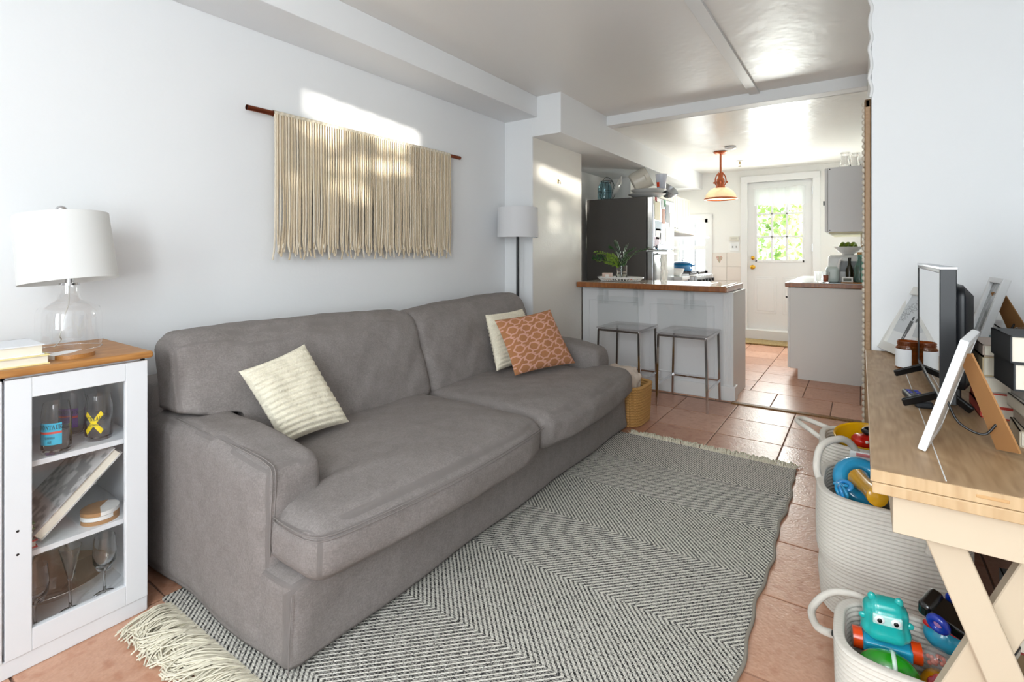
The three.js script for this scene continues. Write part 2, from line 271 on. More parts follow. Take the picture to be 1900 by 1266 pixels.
// ---------- sofa ----------
{
  const t = thing('sofa', 'large grey fabric two seat sofa against the white wall', 'sofa', [0, 0, 0]);
  const flare = (q, s) => { const k = Math.max(0, 0.25 - q.y) / 0.25; q.x += 0.012 * k * k * Math.sign(s.x) * Math.abs(s.x) + 0.006 * Math.sin(q.z * 9) * k; q.z += 0.018 * k * k * s.z + 0.008 * Math.sin(q.x * 11) * k; };
  mesh('base', soft(-2.34, -1.275, 0.022, 0.275, -3.19, -0.795, { r: 0.03, seg: [30, 12, 60], wr: 0.003, warp: flare }), sofaMat, t);
  for (const [a, b] of [[-0.99, -0.79], [-3.195, -2.98]]) mesh('arm', soft(-2.34, -1.395, 0.03, 0.575, a, b, { r: 0.045, seg: [40, 24, 12], wr: 0.004, puff: [0.006, 0.012, 0.008], warp: (q, s) => { flare(q, s); if (q.y > 0.4) q.y -= 0.03 * ss(-1.75, -1.38, q.x) - 0.006; } }), sofaMat, t);
  mesh('back_frame', soft(-2.38, -2.13, 0.03, 0.69, -3.19, -0.795, { r: 0.05, seg: [10, 20, 60], wr: 0.004, warp: flare }), sofaMat, t);
  // seat cushions with T-shaped fronts that reach past the arms
  const za = -1.985;
  const s1 = soft(-2.02, -1.15, 0.262, 0.43, za + 0.002, -0.995, { r: 0.062, puff: [0.02, 0.032, 0.004], seg: [56, 16, 48], wr: 0.0045, wf: 7, warp: (q) => { const f = (q.z - za) / 0.99; q.z += 0.178 * ss(-1.425, -1.385, q.x) * ss(0.5, 1, f); q.x -= (0.05 * ss(0.55, 1.1, f) + 0.035 * (1 - ss(0, 0.25, f))) * ss(-1.6, -1.2, q.x); } });
  const s2 = soft(-2.02, -1.15, 0.262, 0.43, -2.975, za - 0.002, { r: 0.062, puff: [0.02, 0.032, 0.004], seg: [56, 16, 48], wr: 0.006, wf: 8, warp: (q) => { const f = (za - q.z) / 0.99; q.z -= 0.18 * ss(-1.425, -1.385, q.x) * ss(0.5, 1, f); q.x -= (0.065 * ss(0.5, 1.1, f) + 0.03 * (1 - ss(0, 0.25, f))) * ss(-1.6, -1.2, q.x); } });
  for (const g of [s1, s2]) mesh('seat_cushion', g, sofaMat, t);
  // back cushions leaning on the frame
  const backC = (z0, z1, tilt, lift, near) => soft(-2.09, -1.87, 0.395, 0.86, z0, z1, { r: 0.065, puff: [0.028, 0.015, 0.015], seg: [16, 40, 60], wr: 0.006, wf: 8, warp: (q, s) => { const k2 = 1 - ss(0.575, 0.605, q.y); if (near) q.z = Math.min(q.z, -0.80 - 0.2 * k2); else q.z = Math.max(q.z, -3.13 + 0.155 * k2); const k = (q.y - 0.4) / 0.46; q.x -= 0.17 * k; q.y += lift * (s.z) * ss(0.2, 1, k); q.z += tilt * k; } });
  mesh('back_cushion', backC(-2.02, -0.805, -0.02, 0.01, true), sofaMat, t);
  mesh('back_cushion', backC(-3.12, -2.0, 0.0, -0.025), sofaMat, t);
  // double stitched seams
  const seam = (pts) => mesh('seam', tube(pts, 0.0016, 60, 5), sofaSeam, t);
  for (const off of [0, 0.011]) {
    seam([[-1.40, 0.412 - off, -0.818], [-1.3, 0.41 - off, -0.812], [-1.225, 0.405 - off, -0.826], [-1.188, 0.404 - off, -0.88], [-1.152, 0.406 - off, -1.1], [-1.131, 0.408 - off, -1.4], [-1.142, 0.408 - off, -1.75], [-1.168, 0.406 - off, -1.95]].map(([x, y, z]) => [x + 0.004, y, z]));
    seam([[-1.398, 0.30, -0.79 - 0.02 - off], [-1.393, 0.42, -0.81 - off], [-1.395, 0.53, -0.815 - off], [-1.43, 0.56, -0.815 - off], [-1.6, 0.575, -0.812 - off], [-2.0, 0.586, -0.81 - off]]);
  }
  seam([[-1.272, 0.24, -0.80], [-1.268, 0.14, -0.79], [-1.262, 0.04, -0.782]]);
}

// ---------- throw pillows ----------
function pillowGeo(TL, TR, BR, BL, thick, ribs = 0, ear = 0.12) {
  const n = 72, pos = [], uv = [], idx = []; const a = V(...TL), b = V(...TR), c = V(...BR), d = V(...BL);
  const nrm = b.clone().sub(a).cross(d.clone().sub(a)).normalize().negate();
  for (const side of [1, -1]) for (let j = 0; j <= n; j++) for (let i = 0; i <= n; i++) {
    let u = i / n, v = j / n; const U = 2 * u - 1, W = 2 * v - 1, k = (1 - U ** 4) * (1 - W ** 4);
    const uu = 0.5 + U * (0.5 - ear * 0.22 * (1 - W ** 2) * U * U), vv = 0.5 + W * (0.5 - ear * 0.22 * (1 - U ** 2) * W * W);
    const p = a.clone().multiplyScalar((1 - uu) * (1 - vv)).addScaledVector(b, uu * (1 - vv)).addScaledVector(c, uu * vv).addScaledVector(d, (1 - uu) * vv);
    const rib = ribs ? 0.011 * Math.abs(Math.sin((v * ribs + 0.12 * Math.sin(u * 5)) * Math.PI)) * Math.min(1, 4 * k) : 0;
    p.addScaledVector(nrm, side * (thick * Math.pow(Math.max(0, k), 0.62) + rib + 0.004 * S3(u * 7, v * 5, side * 3) * k));
    pos.push(p.x, p.y, p.z); uv.push(u, 1 - v);
  }
  const m = (n + 1) * (n + 1);
  for (let s = 0; s < 2; s++) for (let j = 0; j < n; j++) for (let i = 0; i < n; i++) { const o = s * m + j * (n + 1) + i, q = [o, o + n + 1, o + 1, o + 1, o + n + 1, o + n + 2]; if (s) q.reverse(); idx.push(...q); }
  const g = new THREE.BufferGeometry(); g.setAttribute('position', new THREE.Float32BufferAttribute(pos, 3)); g.setAttribute('uv', new THREE.Float32BufferAttribute(uv, 2)); g.setIndex(idx); g.computeVertexNormals(); return g;
}
const plush = std(0xffffff, 0.97, { map: tex(256, 256, (u, v) => { const k = (N128(u * 128, v * 128) - 0.5) * 22 + (fbm(u, v) - 0.5) * 16; return [cl(232 + k), cl(224 + k), cl(203 + k)]; }), bumpMap: tileBump, bumpScale: 0.004 });
solo('throw_pillow', pillowGeo([-1.90, 0.735, -0.98], [-1.885, 0.80, -1.24], [-1.72, 0.485, -1.335], [-1.735, 0.475, -1.055], 0.045, 15), plush, 'cream ribbed pillow leaning in the corner by the arm beside the cabinet', 'pillow');
solo('throw_pillow', pillowGeo([-1.94, 0.79, -2.53], [-1.89, 0.80, -2.88], [-1.72, 0.485, -2.82], [-1.77, 0.48, -2.42], 0.04, 15), plush, 'cream ribbed pillow tucked behind the rust pillow', 'pillow');
const rust = std(0xffffff, 0.95, {
  map: canvasTex(512, 512, (c) => {
    c.fillStyle = '#ad7750'; c.fillRect(0, 0, 512, 512);
    for (let i = 0; i < 2600; i++) { c.fillStyle = `rgba(${150 + rnd() * 70},${85 + rnd() * 40},${45 + rnd() * 30},0.25)`; c.fillRect(rnd() * 512, rnd() * 512, 3, 8); }
    c.strokeStyle = '#d3a08d'; c.lineWidth = 9; c.scale(1.3, 1.3); c.lineJoin = 'round';
    for (let r = 0; r < 8; r++) for (let k = 0; k < 6; k++) {
      const x = k * 92 + (r % 2) * 46 - 20, y = r * 66 + 14;
      c.beginPath(); c.moveTo(x, y + 30); c.lineTo(x + 24, y + 2); c.lineTo(x + 52, y + 2); c.lineTo(x + 74, y + 26); c.lineTo(x + 50, y + 52); c.lineTo(x + 22, y + 54); c.closePath(); c.stroke();
      c.beginPath(); c.moveTo(x + 74, y + 26); c.lineTo(x + 98, y + 18); c.lineTo(x + 88, y + 44); c.moveTo(x + 22, y + 54); c.lineTo(x + 8, y + 72); c.lineTo(x + 34, y + 76); c.stroke();
    }
  }), bumpMap: tileBump, bumpScale: 0.003,
});
solo('throw_pillow', pillowGeo([-1.80, 0.775, -2.44], [-1.64, 0.815, -2.82], [-1.48, 0.485, -2.86], [-1.62, 0.48, -2.39], 0.04), rust, 'rust orange pillow with pink zigzag tufting', 'pillow');

// ---------- rug ----------
{
  const t = thing('rug', 'black and cream chevron woven rug with fringed ends', 'rug', [0, 0, 0]);
  const PX = 0.36, PZ = 0.76;
  const rugMap = tex(768, 1620, (u, v) => {
    const x = u * PX, z = v * PZ, tri = Math.abs(((v * 2) % 2) - 1) * 0.38 , ph = (x + tri * 1.0) / 0.02, f = ph - Math.floor(ph);
    const row = Math.floor(z / 0.0042), jit = N256(row * 7.3, Math.floor(ph) * 3.7);
    const white = f < 0.5 ? 1 : 0, yarn = N256(u * 256 * 0.9 + row * 3.1, row * 1.7);
    const seg = Math.sin((z / 0.0084 + Math.floor(ph * 2) * 0.5) * Math.PI * 2);
    let c = white ? mixc([234, 231, 221], [206, 202, 192], yarn * 0.8) : (yarn * 0.65 + 0.35 * jit + 0.12 * seg > 0.52 ? [44, 43, 43] : [168, 165, 158]);
    if (white && yarn > 0.86) c = [80, 78, 76];
    return c.map(k => cl(k + seg * 8));
  });
  rugMap.anisotropy = 8;
  const rugBump = tex(512, 1080, (u, v) => { const z = v * PZ, tri = Math.abs(((v * 2) % 2) - 1) * 0.38, ph = (u * PX + tri) / 0.01; const k = 128 + 70 * Math.sin(ph * 6.283) + 50 * Math.sin(z / 0.0084 * 6.283); return [cl(k), cl(k), cl(k)]; }, false);
  const g = new THREE.BoxGeometry(1.66, 0.009, 2.375, 40, 1, 60).translate(-1.115, 0.0055, -1.935); const p = g.attributes.position;
  for (let i = 0; i < p.count; i++) { const x = p.getX(i), z = p.getZ(i); if (Math.abs(x + 0.285) < 0.01) p.setX(i, x + 0.006 * Math.sin(z * 11) + 0.004 * Math.sin(z * 31)); if (z < -3.11) p.setZ(i, z - 0.03 * (x + 0.28) * -1 * 0 - 0.02 * ss(-0.3, -1.3, x)); }
  g.computeVertexNormals(); uvM(g);
  const uv = g.attributes.uv; for (let i = 0; i < uv.count; i++) uv.setXY(i, uv.getX(i) / PX, (uv.getY(i) + 0.09) / PZ);
  mesh('woven_body', g, std(0xffffff, 0.95, { map: rugMap, bumpMap: rugBump, bumpScale: 0.002 }), t);
  const yarn = std(0xe9e2cd, 0.95), fr = [];
  for (let i = 0; i < 900; i++) {
    const x = rr(-1.9, -0.29), a = x < -1.8 ? rr(0, 0.5) : rr(-0.7, 0.7) + Math.sin(x * 9) * 0.5, L = rr(0.11, 0.19), h = rr(0.008, 0.035); if (x > -1.2) continue;
    fr.push(tube([[x, 0.008, -0.755], [x + Math.sin(a) * L * 0.35, h, -0.755 + L * 0.4], [x + Math.sin(a) * L * 0.8, h * 0.8, -0.755 + L * 0.75], [x + Math.sin(a * 1.6) * L, 0.006 + h * 0.2, -0.755 + L * (0.9 - 0.3 * Math.abs(a))]], 0.0026, 6, 4));
  }
  const f1 = mesh('fringe', fr, yarn, t); f1.userData.kind = 'stuff';
  const fr2 = [];
  for (let i = 0; i < 420; i++) { const x = -1.235 + 0.945 * i / 420, a = rr(-0.8, 0.8), L = rr(0.03, 0.06) + 0.02 * ss(-0.7, -1.25, x); fr2.push(tube([[x, 0.008, -3.125 - 0.02 * ss(-0.3, -1.3, x)], [x + Math.sin(a) * L * 0.5, rr(0.01, 0.03), -3.14 - L * 0.5], [x + Math.sin(a) * L, 0.004, -3.14 - L]], 0.0024, 4, 4)); }
  const f2 = mesh('fringe', fr2, yarn, t); f2.userData.kind = 'stuff';
  mesh('edge_binding', tube(Array.from({ length: 60 }, (_, i) => { const z = -0.76 - 2.35 * i / 59; return [-0.284 + 0.006 * Math.sin(z * 11) + 0.004 * Math.sin(z * 31), 0.007, z]; }), 0.006, 160, 6), std(0x9b958a, 0.95), t);
}

// ---------- fringe wall hanging ----------
{
  const t = thing('wall_hanging', 'tan yarn fringe wall hanging on a copper rod', 'wall hanging', [-2.385, 1.862, -2.04]);
  const rod = mesh('rod', new THREE.CylinderGeometry(0.0125, 0.0125, 1.545, 20, 1, true).rotateX(Math.PI / 2), metal(0x8a4a33, 0.38), t);
  mesh('end_cap', new THREE.CylinderGeometry(0.0105, 0.0105, 0.002, 16).rotateX(Math.PI / 2).translate(0, 0, 0.765), black, rod);
  const yarnMap = tex(64, 256, (u, v) => { const k = Math.sin((u + v * 22) * 6.283 * 2) * 15 + (N64(u * 64, v * 64) - 0.5) * 24; return [cl(222 + k), cl(210 + k), cl(190 + k)]; });
  const yarnMats = [0xffffff, 0xf5eee4, 0xece3d4].map(c => std(c, 0.95, { map: yarnMap }));
  mesh('header', new THREE.CylinderGeometry(0.0165, 0.0165, 1.297, 16, 60, true).rotateX(Math.PI / 2).translate(0, 0, -0.005), yarnMats[0], t);
  const variants = Array.from({ length: 14 }, () => { const L = rr(0.655, 0.72), e = rr(-0.02, 0.02), q = rr(-1, 1); return tube([[0.004, 0, 0], [0.006, -L * 0.3, 0.002 * q], [0.004 + rr(-0.003, 0.004), -L * 0.7, -0.003 * q], [0.004, -L * 0.93, e * 0.3], [0.008 + rr(0, 0.01), -L, e]], 0.0048, 16, 6); });
  for (let i = 0; i < 168; i++) { const m = mesh('strand', variants[(i * 5 + (i >> 3)) % 14], yarnMats[i % 3], t); m.position.set(0.010 + (i % 2) * 0.005, -0.005, 0.643 - 1.293 * (i + 0.5) / 168); }
}

// ---------- display cabinet with oak top ----------
{
  const X0 = -2.35, X1 = -1.93, Z0 = 0.03, Z1 = -0.702, t = thing('display_cabinet', 'white glass door cabinet with oak top beside the sofa', 'cabinet', [0, 0, 0]);
  mesh('body', [bx(X0, X0 + 0.016, 0.02, 0.83, Z0, Z1), bx(X0, X1 - 0.022, 0.02, 0.83, Z1 + 0.018, Z1, 0.002), bx(X0, X1 - 0.022, 0.02, 0.83, Z0, Z0 - 0.018), bx(X0, X1 - 0.022, 0.02, 0.83, -0.348, -0.366), bx(X0, X1 - 0.022, 0.81, 0.83, Z0, Z1), bx(X0, X1 - 0.022, 0.045, 0.063, Z0, Z1)], whiteLacquer, t);
  mesh('plinth', bx(X0, X1 - 0.005, 0.0, 0.05, Z0, Z1, 0.004), whiteLacquer, t);
  mesh('top', bx(X0 - 0.012, X1 + 0.012, 0.83, 0.852, Z0 + 0.01, Z1 - 0.012, 0.008, 3), oak, t);
  for (const y of [0.575, 0.318]) mesh('shelf', bx(X0 + 0.016, X1 - 0.03, y - 0.016, y, -0.366, Z1 + 0.018, 0.001), whiteLacquer, t);
  const door = (a, b, glass) => {
    const zr = -0.64, zl = -0.418; const y0 = 0.05, y1 = 0.822;
    const d = mesh('door', [bx(X1 - 0.02, X1, y0, y1, a, zl, 0.002), bx(X1 - 0.02, X1, y0, y1, zr, b, 0.002), bx(X1 - 0.02, X1, y0, 0.112, zl, zr, 0.002), bx(X1 - 0.02, X1, 0.765, y1, zl, zr, 0.002)], whiteLacquer, t);
    mesh('glass_pane', bx(X1 - 0.014, X1 - 0.011, 0.108, 0.768, zl + 0.003, zr - 0.003), glassPane(), d);
    for (const y of [0.40, 0.335]) mesh('screw_hole', cyl(0.0035, 0.0035, 0.002, 0, 0, 0, 12).rotateZ(Math.PI / 2).translate(X1 + 0.0005, y, -0.388), black, d);
  };
  door(-0.362, Z1 + 0.002);
  mesh('door', bx(X1 - 0.02, X1, 0.05, 0.822, Z0, -0.357, 0.002), whiteLacquer, t);
}
// tumblers with printed bands
function labelTex(bg, txt, sub, cross) {
  return canvasTex(256, 192, (c) => {
    c.clearRect(0, 0, 256, 192);
    if (cross) { c.strokeStyle = bg; c.lineWidth = 44; c.beginPath(); c.moveTo(36, 16); c.lineTo(220, 176); c.moveTo(220, 16); c.lineTo(36, 176); c.stroke(); } else { c.fillStyle = bg; c.fillRect(8, 16, 240, 62); c.fillStyle = '#e2574c'; c.fillRect(8, 78, 240, 16); c.fillStyle = bg; c.fillRect(8, 94, 240, 82); }
    c.fillStyle = '#1c2430'; c.font = 'bold 46px serif'; c.textAlign = 'center'; c.fillText(txt, 128, cross ? 78 : 62); c.font = 'bold 24px sans-serif'; c.fillText(sub, 128, cross ? 122 : 132); c.fillText('ALE', 128, cross ? 148 : 162);
  });
}
function tumbler(x, y, z, r, h, label, bg, txt, sub, cross, face) {
  const t = thing('drinking_glass', label, 'glass', [x, y, z], face, 'printed tumblers in the cabinet');
  mesh('bowl', lathe([[0, 0], [r * 0.9, 0], [r, 0.012], [r, h * 0.72], [r * 0.84, h], [r * 0.82, h], [r * 0.97, h * 0.72], [r * 0.97, 0.014], [0, 0.012]], 36), clear, t);
  const lg = new THREE.CylinderGeometry(r * 1.006, r * 1.006, h * 0.52, 24, 1, true, -0.85, 1.7).translate(0, h * 0.42, 0);
  mesh('label', lg, std(0xffffff, 0.5, { map: labelTex(bg, txt, sub, cross), transparent: true, side: THREE.DoubleSide }), t);
}
tumbler(-2.0, 0.575, -0.487, 0.036, 0.148, 'tumbler with a blue band that reads MONTAUK', '#39b6d6', 'MONTAUK', 'SUMMER', false, 0.9);
tumbler(-2.03, 0.575, -0.60, 0.036, 0.142, 'tumbler with a yellow cross that reads MONTAUK', '#f4d81c', 'MONTAUK', 'DRIFTWOOD', true, 0.9);
tumbler(-2.15, 0.575, -0.565, 0.036, 0.142, 'tumbler with a purple band behind the other glasses', '#7a4aa0', 'MONTAUK', 'ALE', false, 0.9);
{
  const t = thing('art_book', 'large grey art book slanting across the middle shelf', 'book', [-2.055, 0.37, -0.535]); t.rotation.set(0.78, 0, 0);
  mesh('pages', bx(-0.13, 0.08, -0.012, 0.012, -0.135, 0.135), paper, t);
  mesh('cover', [bx(-0.135, 0.084, 0.012, 0.016, -0.14, 0.14, 0.001), bx(-0.135, 0.084, -0.016, -0.012, -0.14, 0.14, 0.001), bx(-0.139, -0.135, -0.016, 0.016, -0.14, 0.14)], std(0xffffff, 0.7, { map: tex(128, 128, (u, v) => { const k = N64(u * 64, v * 64) > 0.55 ? 150 : 200; return [k, k - 4, k - 6]; }) }), t); t.position.y += 0.07;
}
function book(x, y, z, w, h, d, cover, label, turn = 0, opt = {}) {   // lying flat: w along x (spine on -x), h thick, d along z
  const t = thing(opt.name || 'book', label, 'book', [x, y, z], turn, opt.group), m = std(cover, 0.6);
  mesh('pages', bx(-w / 2 + 0.004, w / 2 - 0.005, 0.003, h - 0.003, -d / 2 + 0.004, d / 2 - 0.004), opt.pages || paper, t);
  mesh('cover', [bx(-w / 2, w / 2, 0, 0.003, -d / 2, d / 2), bx(-w / 2, w / 2, h - 0.003, h, -d / 2, d / 2), bx(-w / 2, -w / 2 + 0.003, 0, h, -d / 2, d / 2)], m, t); return t;
}
book(-2.04, 0.318, -0.415, 0.13, 0.022, 0.05, 0xc22b2e, 'red paperback at the bottom of the middle shelf');
book(-2.04, 0.34, -0.413, 0.12, 0.03, 0.045, 0x5a5350, 'dark grey paperback on the red one');
book(-2.04, 0.37, -0.413, 0.12, 0.018, 0.045, 0x6f8a5c, 'green paperback on top of the small book pile');
for (let i = 0; i < 3; i++) { const t = thing('coaster', ['bottom', 'middle', 'topmost'][i] + ' wood and marble coaster of the stack under the slanting book', 'coaster', [-2.02, 0.318 + 0.013 * i, -0.60], i * 2, 'coasters stacked in the cabinet'); mesh('wood_half', new THREE.CylinderGeometry(0.05, 0.05, 0.012, 32, 1, false, 0, 3.6).translate(0, 0.006, 0), std(0xb08355, 0.6), t); mesh('marble_half', new THREE.CylinderGeometry(0.05, 0.05, 0.012, 32, 1, false, 3.6, 2.683).translate(0, 0.006, 0), std(0xe9e7e3, 0.4), t); }
function stemware(x, y, z, kind, label) {
  const t = thing('stem_glass', label, 'wine glass', [x, y, z]);
  const P = kind === 'cone' ? [[0, 0], [0.03, 0], [0.004, 0.005], [0.0035, 0.09], [0.006, 0.1], [0.028, 0.2], [0.027, 0.2], [0.005, 0.103], [0, 0.1]] : [[0, 0], [0.03, 0], [0.004, 0.005], [0.0035, 0.075], [0.02, 0.085], [0.03, 0.11], [0.032, 0.14], [0.027, 0.19], [0.0262, 0.19], [0.031, 0.14], [0.029, 0.11], [0, 0.083]];
  mesh('bowl', lathe(P, 32), clear, t);
}
stemware(-2.0, 0.063, -0.44, 'wine', 'rounded wine glass standing below the small paperbacks');
stemware(-2.02, 0.063, -0.525, 'cone', 'tall conical champagne glass between two wine glasses');
stemware(-2.03, 0.063, -0.615, 'wine', 'rounded wine glass standing below the coaster stack');
{ const t = thing('glass_platter', 'big clear glass platter leaning at the cabinet bottom', 'platter', [-2.18, 0.063, -0.52]); mesh('dish', lathe([[0, 0], [0.06, 0], [0.14, 0.05], [0.145, 0.055], [0.06, 0.006], [0, 0.006]], 40), phys(0xf3e3d2, 0.03, { transmission: 1, thickness: 0 }), t); mesh('pitcher', lathe([[0.04, 0.006], [0.06, 0.05], [0.05, 0.12], [0.035, 0.15], [0.04, 0.17]], 32), clear, t); }
// on the cabinet
{
  const t = thing('table_lamp', 'clear glass jug lamp with white drum shade on the cabinet', 'lamp', [-2.21, 0.852, -0.572]);
  mesh('glass_base', lathe([[0.086, 0], [0.087, 0.02], [0.087, 0.115], [0.08, 0.138], [0.058, 0.15], [0.034, 0.165], [0.026, 0.19], [0.027, 0.215]], 56), phys(0xffffff, 0.02, { transmission: 1, thickness: 0, ior: 1.9, side: THREE.DoubleSide }), t);
  mesh('base_ring', new THREE.TorusGeometry(0.086, 0.0018, 8, 56).rotateX(Math.PI / 2).translate(0, 0.002, 0), clear, t);
  mesh('neck_cap', [cyl(0.027, 0.027, 0.008, 0, 0.213, 0), cyl(0.012, 0.012, 0.03, 0, 0.22, 0)], chrome, t);
  mesh('socket', cyl(0.014, 0.014, 0.05, 0, 0.235, 0), chrome, t);
  mesh('cord', tube([[0, 0.21, 0], [0, 0.15, 0.002], [-0.01, 0.11, 0.01], [0.005, 0.07, 0.02], [0.02, 0.045, 0.03], [-0.005, 0.03, 0.02], [0, 0.008, 0.04]], 0.0018, 40, 6), std(0xc9c6bf, 0.5), t);
  const sh = new THREE.Group(); sh.name = 'shade'; sh.position.y = 0.245; sh.rotation.set(0.06, 0, 0.13); t.add(sh);
  mesh('drum', lathe([[0.132, -0.02], [0.126, 0.205], [0.1245, 0.205], [0.1305, -0.02]], 56), phys(0xf4f4f2, 0.95, { transmission: 0.25, thickness: 0, side: THREE.DoubleSide }), sh);
  mesh('spider', [bar([0, 0.195, 0], [0.124, 0.2, 0], 0.003), bar([0, 0.195, 0], [-0.062, 0.2, 0.107], 0.003), bar([0, 0.195, 0], [-0.062, 0.2, -0.107], 0.003), bar([0, 0, 0], [0, 0.22, 0], 0.004)], chrome, sh);
  mesh('finial', ellip(0.016, 0.014, 0.016, 0, 0.226, 0), chrome, sh);
}
{ const t = thing('coaster_tray', 'flat round coaster half wood half marble on the cabinet', 'coaster', [-2.02, 0.852, -0.53], 0.5); mesh('wood_half', new THREE.CylinderGeometry(0.055, 0.055, 0.012, 32, 1, false, 0, 3.5).translate(0, 0.006, 0), oak, t); mesh('marble_half', new THREE.CylinderGeometry(0.055, 0.055, 0.012, 32, 1, false, 3.5, 2.783).translate(0, 0.006, 0), std(0xf0eeec, 0.3), t); }
book(-2.03, 0.852, -0.36, 0.17, 0.027, 0.2, 0xf0e0a0, 'yellow spined book at the bottom of the pile on the cabinet');
book(-2.04, 0.879, -0.355, 0.17, 0.03, 0.19, 0xe8eaee, 'white book on top of the yellow one');

// ---------- floor lamp ----------
{
  const t = thing('floor_lamp', 'black pole floor lamp with white drum shade behind the sofa', 'lamp', [-2.21, 0, -3.3]);
  mesh('base', lathe([[0, 0], [0.12, 0], [0.12, 0.012], [0.01, 0.022], [0, 0.022]], 32), blackPlastic, t);
  mesh('pole', cyl(0.0115, 0.0115, 1.32, 0, 0.02, 0, 14), blackPlastic, t);
  mesh('shade', lathe([[0.16, 1.30], [0.155, 1.53], [0.153, 1.53], [0.158, 1.30]], 48), phys(0xf2f2f4, 0.95, { transmission: 0.25, thickness: 0, side: THREE.DoubleSide }), t);
}

// ---------- desk ----------
const DT = 0.76;
{
  const t = thing('desk', 'folding oak topped table with pale crossed legs along the right wall', 'desk', [0, 0, 0]);
  mesh('top', bx(0.015, 0.45, DT - 0.022, DT, -1.19, -2.66, 0.002), deskWood, t);
  mesh('front_edge', bx(0.0145, 0.45, DT - 0.0225, DT - 0.0005, -1.188, -1.19), deskEdge, t);
  mesh('lower_leaf', bx(0.017, 0.45, DT - 0.044, DT - 0.0235, -1.185, -2.66, 0.002), deskEdge, t);
  mesh('grip_groove', [bx(0.165, 0.208, DT - 0.014, DT - 0.008, -1.187, -1.190, 0.003)], std(0xc79d6b, 0.6), t);
  mesh('seam_line', bx(0.1255, 0.1275, DT - 0.001, DT + 0.0006, -1.2, -2.65), whitePlastic, t);
  mesh('apron', [bx(0.05, 0.43, 0.635, 0.716, -1.22, -1.245, 0.002), bx(0.05, 0.075, 0.635, 0.716, -1.24, -2.6, 0.002), bx(0.41, 0.43, 0.635, 0.716, -1.24, -2.6, 0.002)], deskPale, t);
  for (const z of [-1.285, -2.637]) {
    const leg = (x0, y0, x1, y1, zz) => mesh('leg', uvM(prism((() => { const dx = x1 - x0, dy = y1 - y0, L = Math.hypot(dx, dy), nx = -dy / L * 0.029, ny = dx / L * 0.029; return [[x0 + nx, y0 + ny], [x1 + nx, y1 + ny], [x1 - nx, y1 - ny], [x0 - nx, y0 - ny]]; })(), 0.03, 0.002).translate(0, 0, zz)), deskPale, t);
    leg(0.115, 0.665, 0.355, 0.02, z); leg(0.30, 0.665, 0.035, 0.02, z - 0.032);
    mesh('leg_bolt', cyl(0.01, 0.01, 0.006, 0, 0, 0, 16).rotateX(Math.PI / 2).translate(0.246, 0.345, z + 0.015), steel, t);
  }
  mesh('bolt_hole', cyl(0.013, 0.013, 0.002, 0, 0, 0, 20).rotateX(Math.PI / 2).translate(0.252, 0.30, -1.2692), black, t);
}

// ---------- bar counter ----------
const solid = phys(0xffffff, 0.01, { transmission: 1, thickness: 0.01, ior: 1.45 });
{
  const t = thing('bar_counter', 'white panelled breakfast bar with wood edged tiled top', 'counter', [0, 0, 0]);
  const white = std(0xe4e5e6, 0.45);
  mesh('body', bx(-2.165, -0.88, 0, 0.865, -4.33, -4.86, 0.002), white, t);
  for (const [a, b] of [[-2.1, -1.62], [-1.52, -0.98]]) mesh('front_panel', [bx(a, b, 0.165, 0.175, -4.322, -4.33, 0.003), bx(a, b, 0.74, 0.75, -4.322, -4.33, 0.003), bx(a, a + 0.01, 0.165, 0.75, -4.322, -4.33, 0.003), bx(b - 0.01, b, 0.165, 0.75, -4.322, -4.33, 0.003)], white, t);
  mesh('baseboard', bx(-2.165, -0.9, 0, 0.11, -4.315, -4.33, 0.004), trimMat, t);
  const post = mesh('pilaster', bx(-0.915, -0.835, 0, 0.865, -4.318, -4.40, 0.003), trimMat, t);
  for (let i = 0; i < 4; i++) mesh('flute', bx(-0.908 + 0.018 * i, -0.896 + 0.018 * i, 0.13, 0.84, -4.313, -4.32, 0.003), trimMat, post);
  mesh('plinth', bx(-0.93, -0.82, 0, 0.115, -4.305, -4.42, 0.005), trimMat, post);
  mesh('end_panel', bx(-0.88, -0.84, 0, 0.865, -4.40, -4.86, 0.002), trimMat, t);
  mesh('worktop_edge', [bx(-2.165, -0.862, 0.868, 0.915, -4.20, -4.246, 0.008), bx(-0.907, -0.8625, 0.8685, 0.9145, -4.244, -4.87, 0.004), bx(-2.165, -0.9, 0.868, 0.9, -4.24, -4.865)], barWood, t);
  const ct = phys(0xe3d3c2, 0.12, { clearcoat: 0.6 });
  for (let i = 0; i < 8; i++) for (let j = 0; j < 4; j++) mesh('tile', bx(-2.163 + 0.157 * i, -2.163 + 0.157 * i + 0.154, 0.9, 0.9155, -4.247 - 0.154 * j, -4.247 - 0.154 * j - 0.151, 0.002), ct, t);
  for (const x of [-1.93, -1.60, -1.17]) { mesh('bracket', [bx(x - 0.03, x - 0.022, 0.72, 0.866, -4.24, -4.33), bx(x + 0.022, x + 0.03, 0.72, 0.866, -4.24, -4.33), bx(x - 0.03, x + 0.03, 0.858, 0.866, -4.24, -4.33)], acrylic, t); }
}
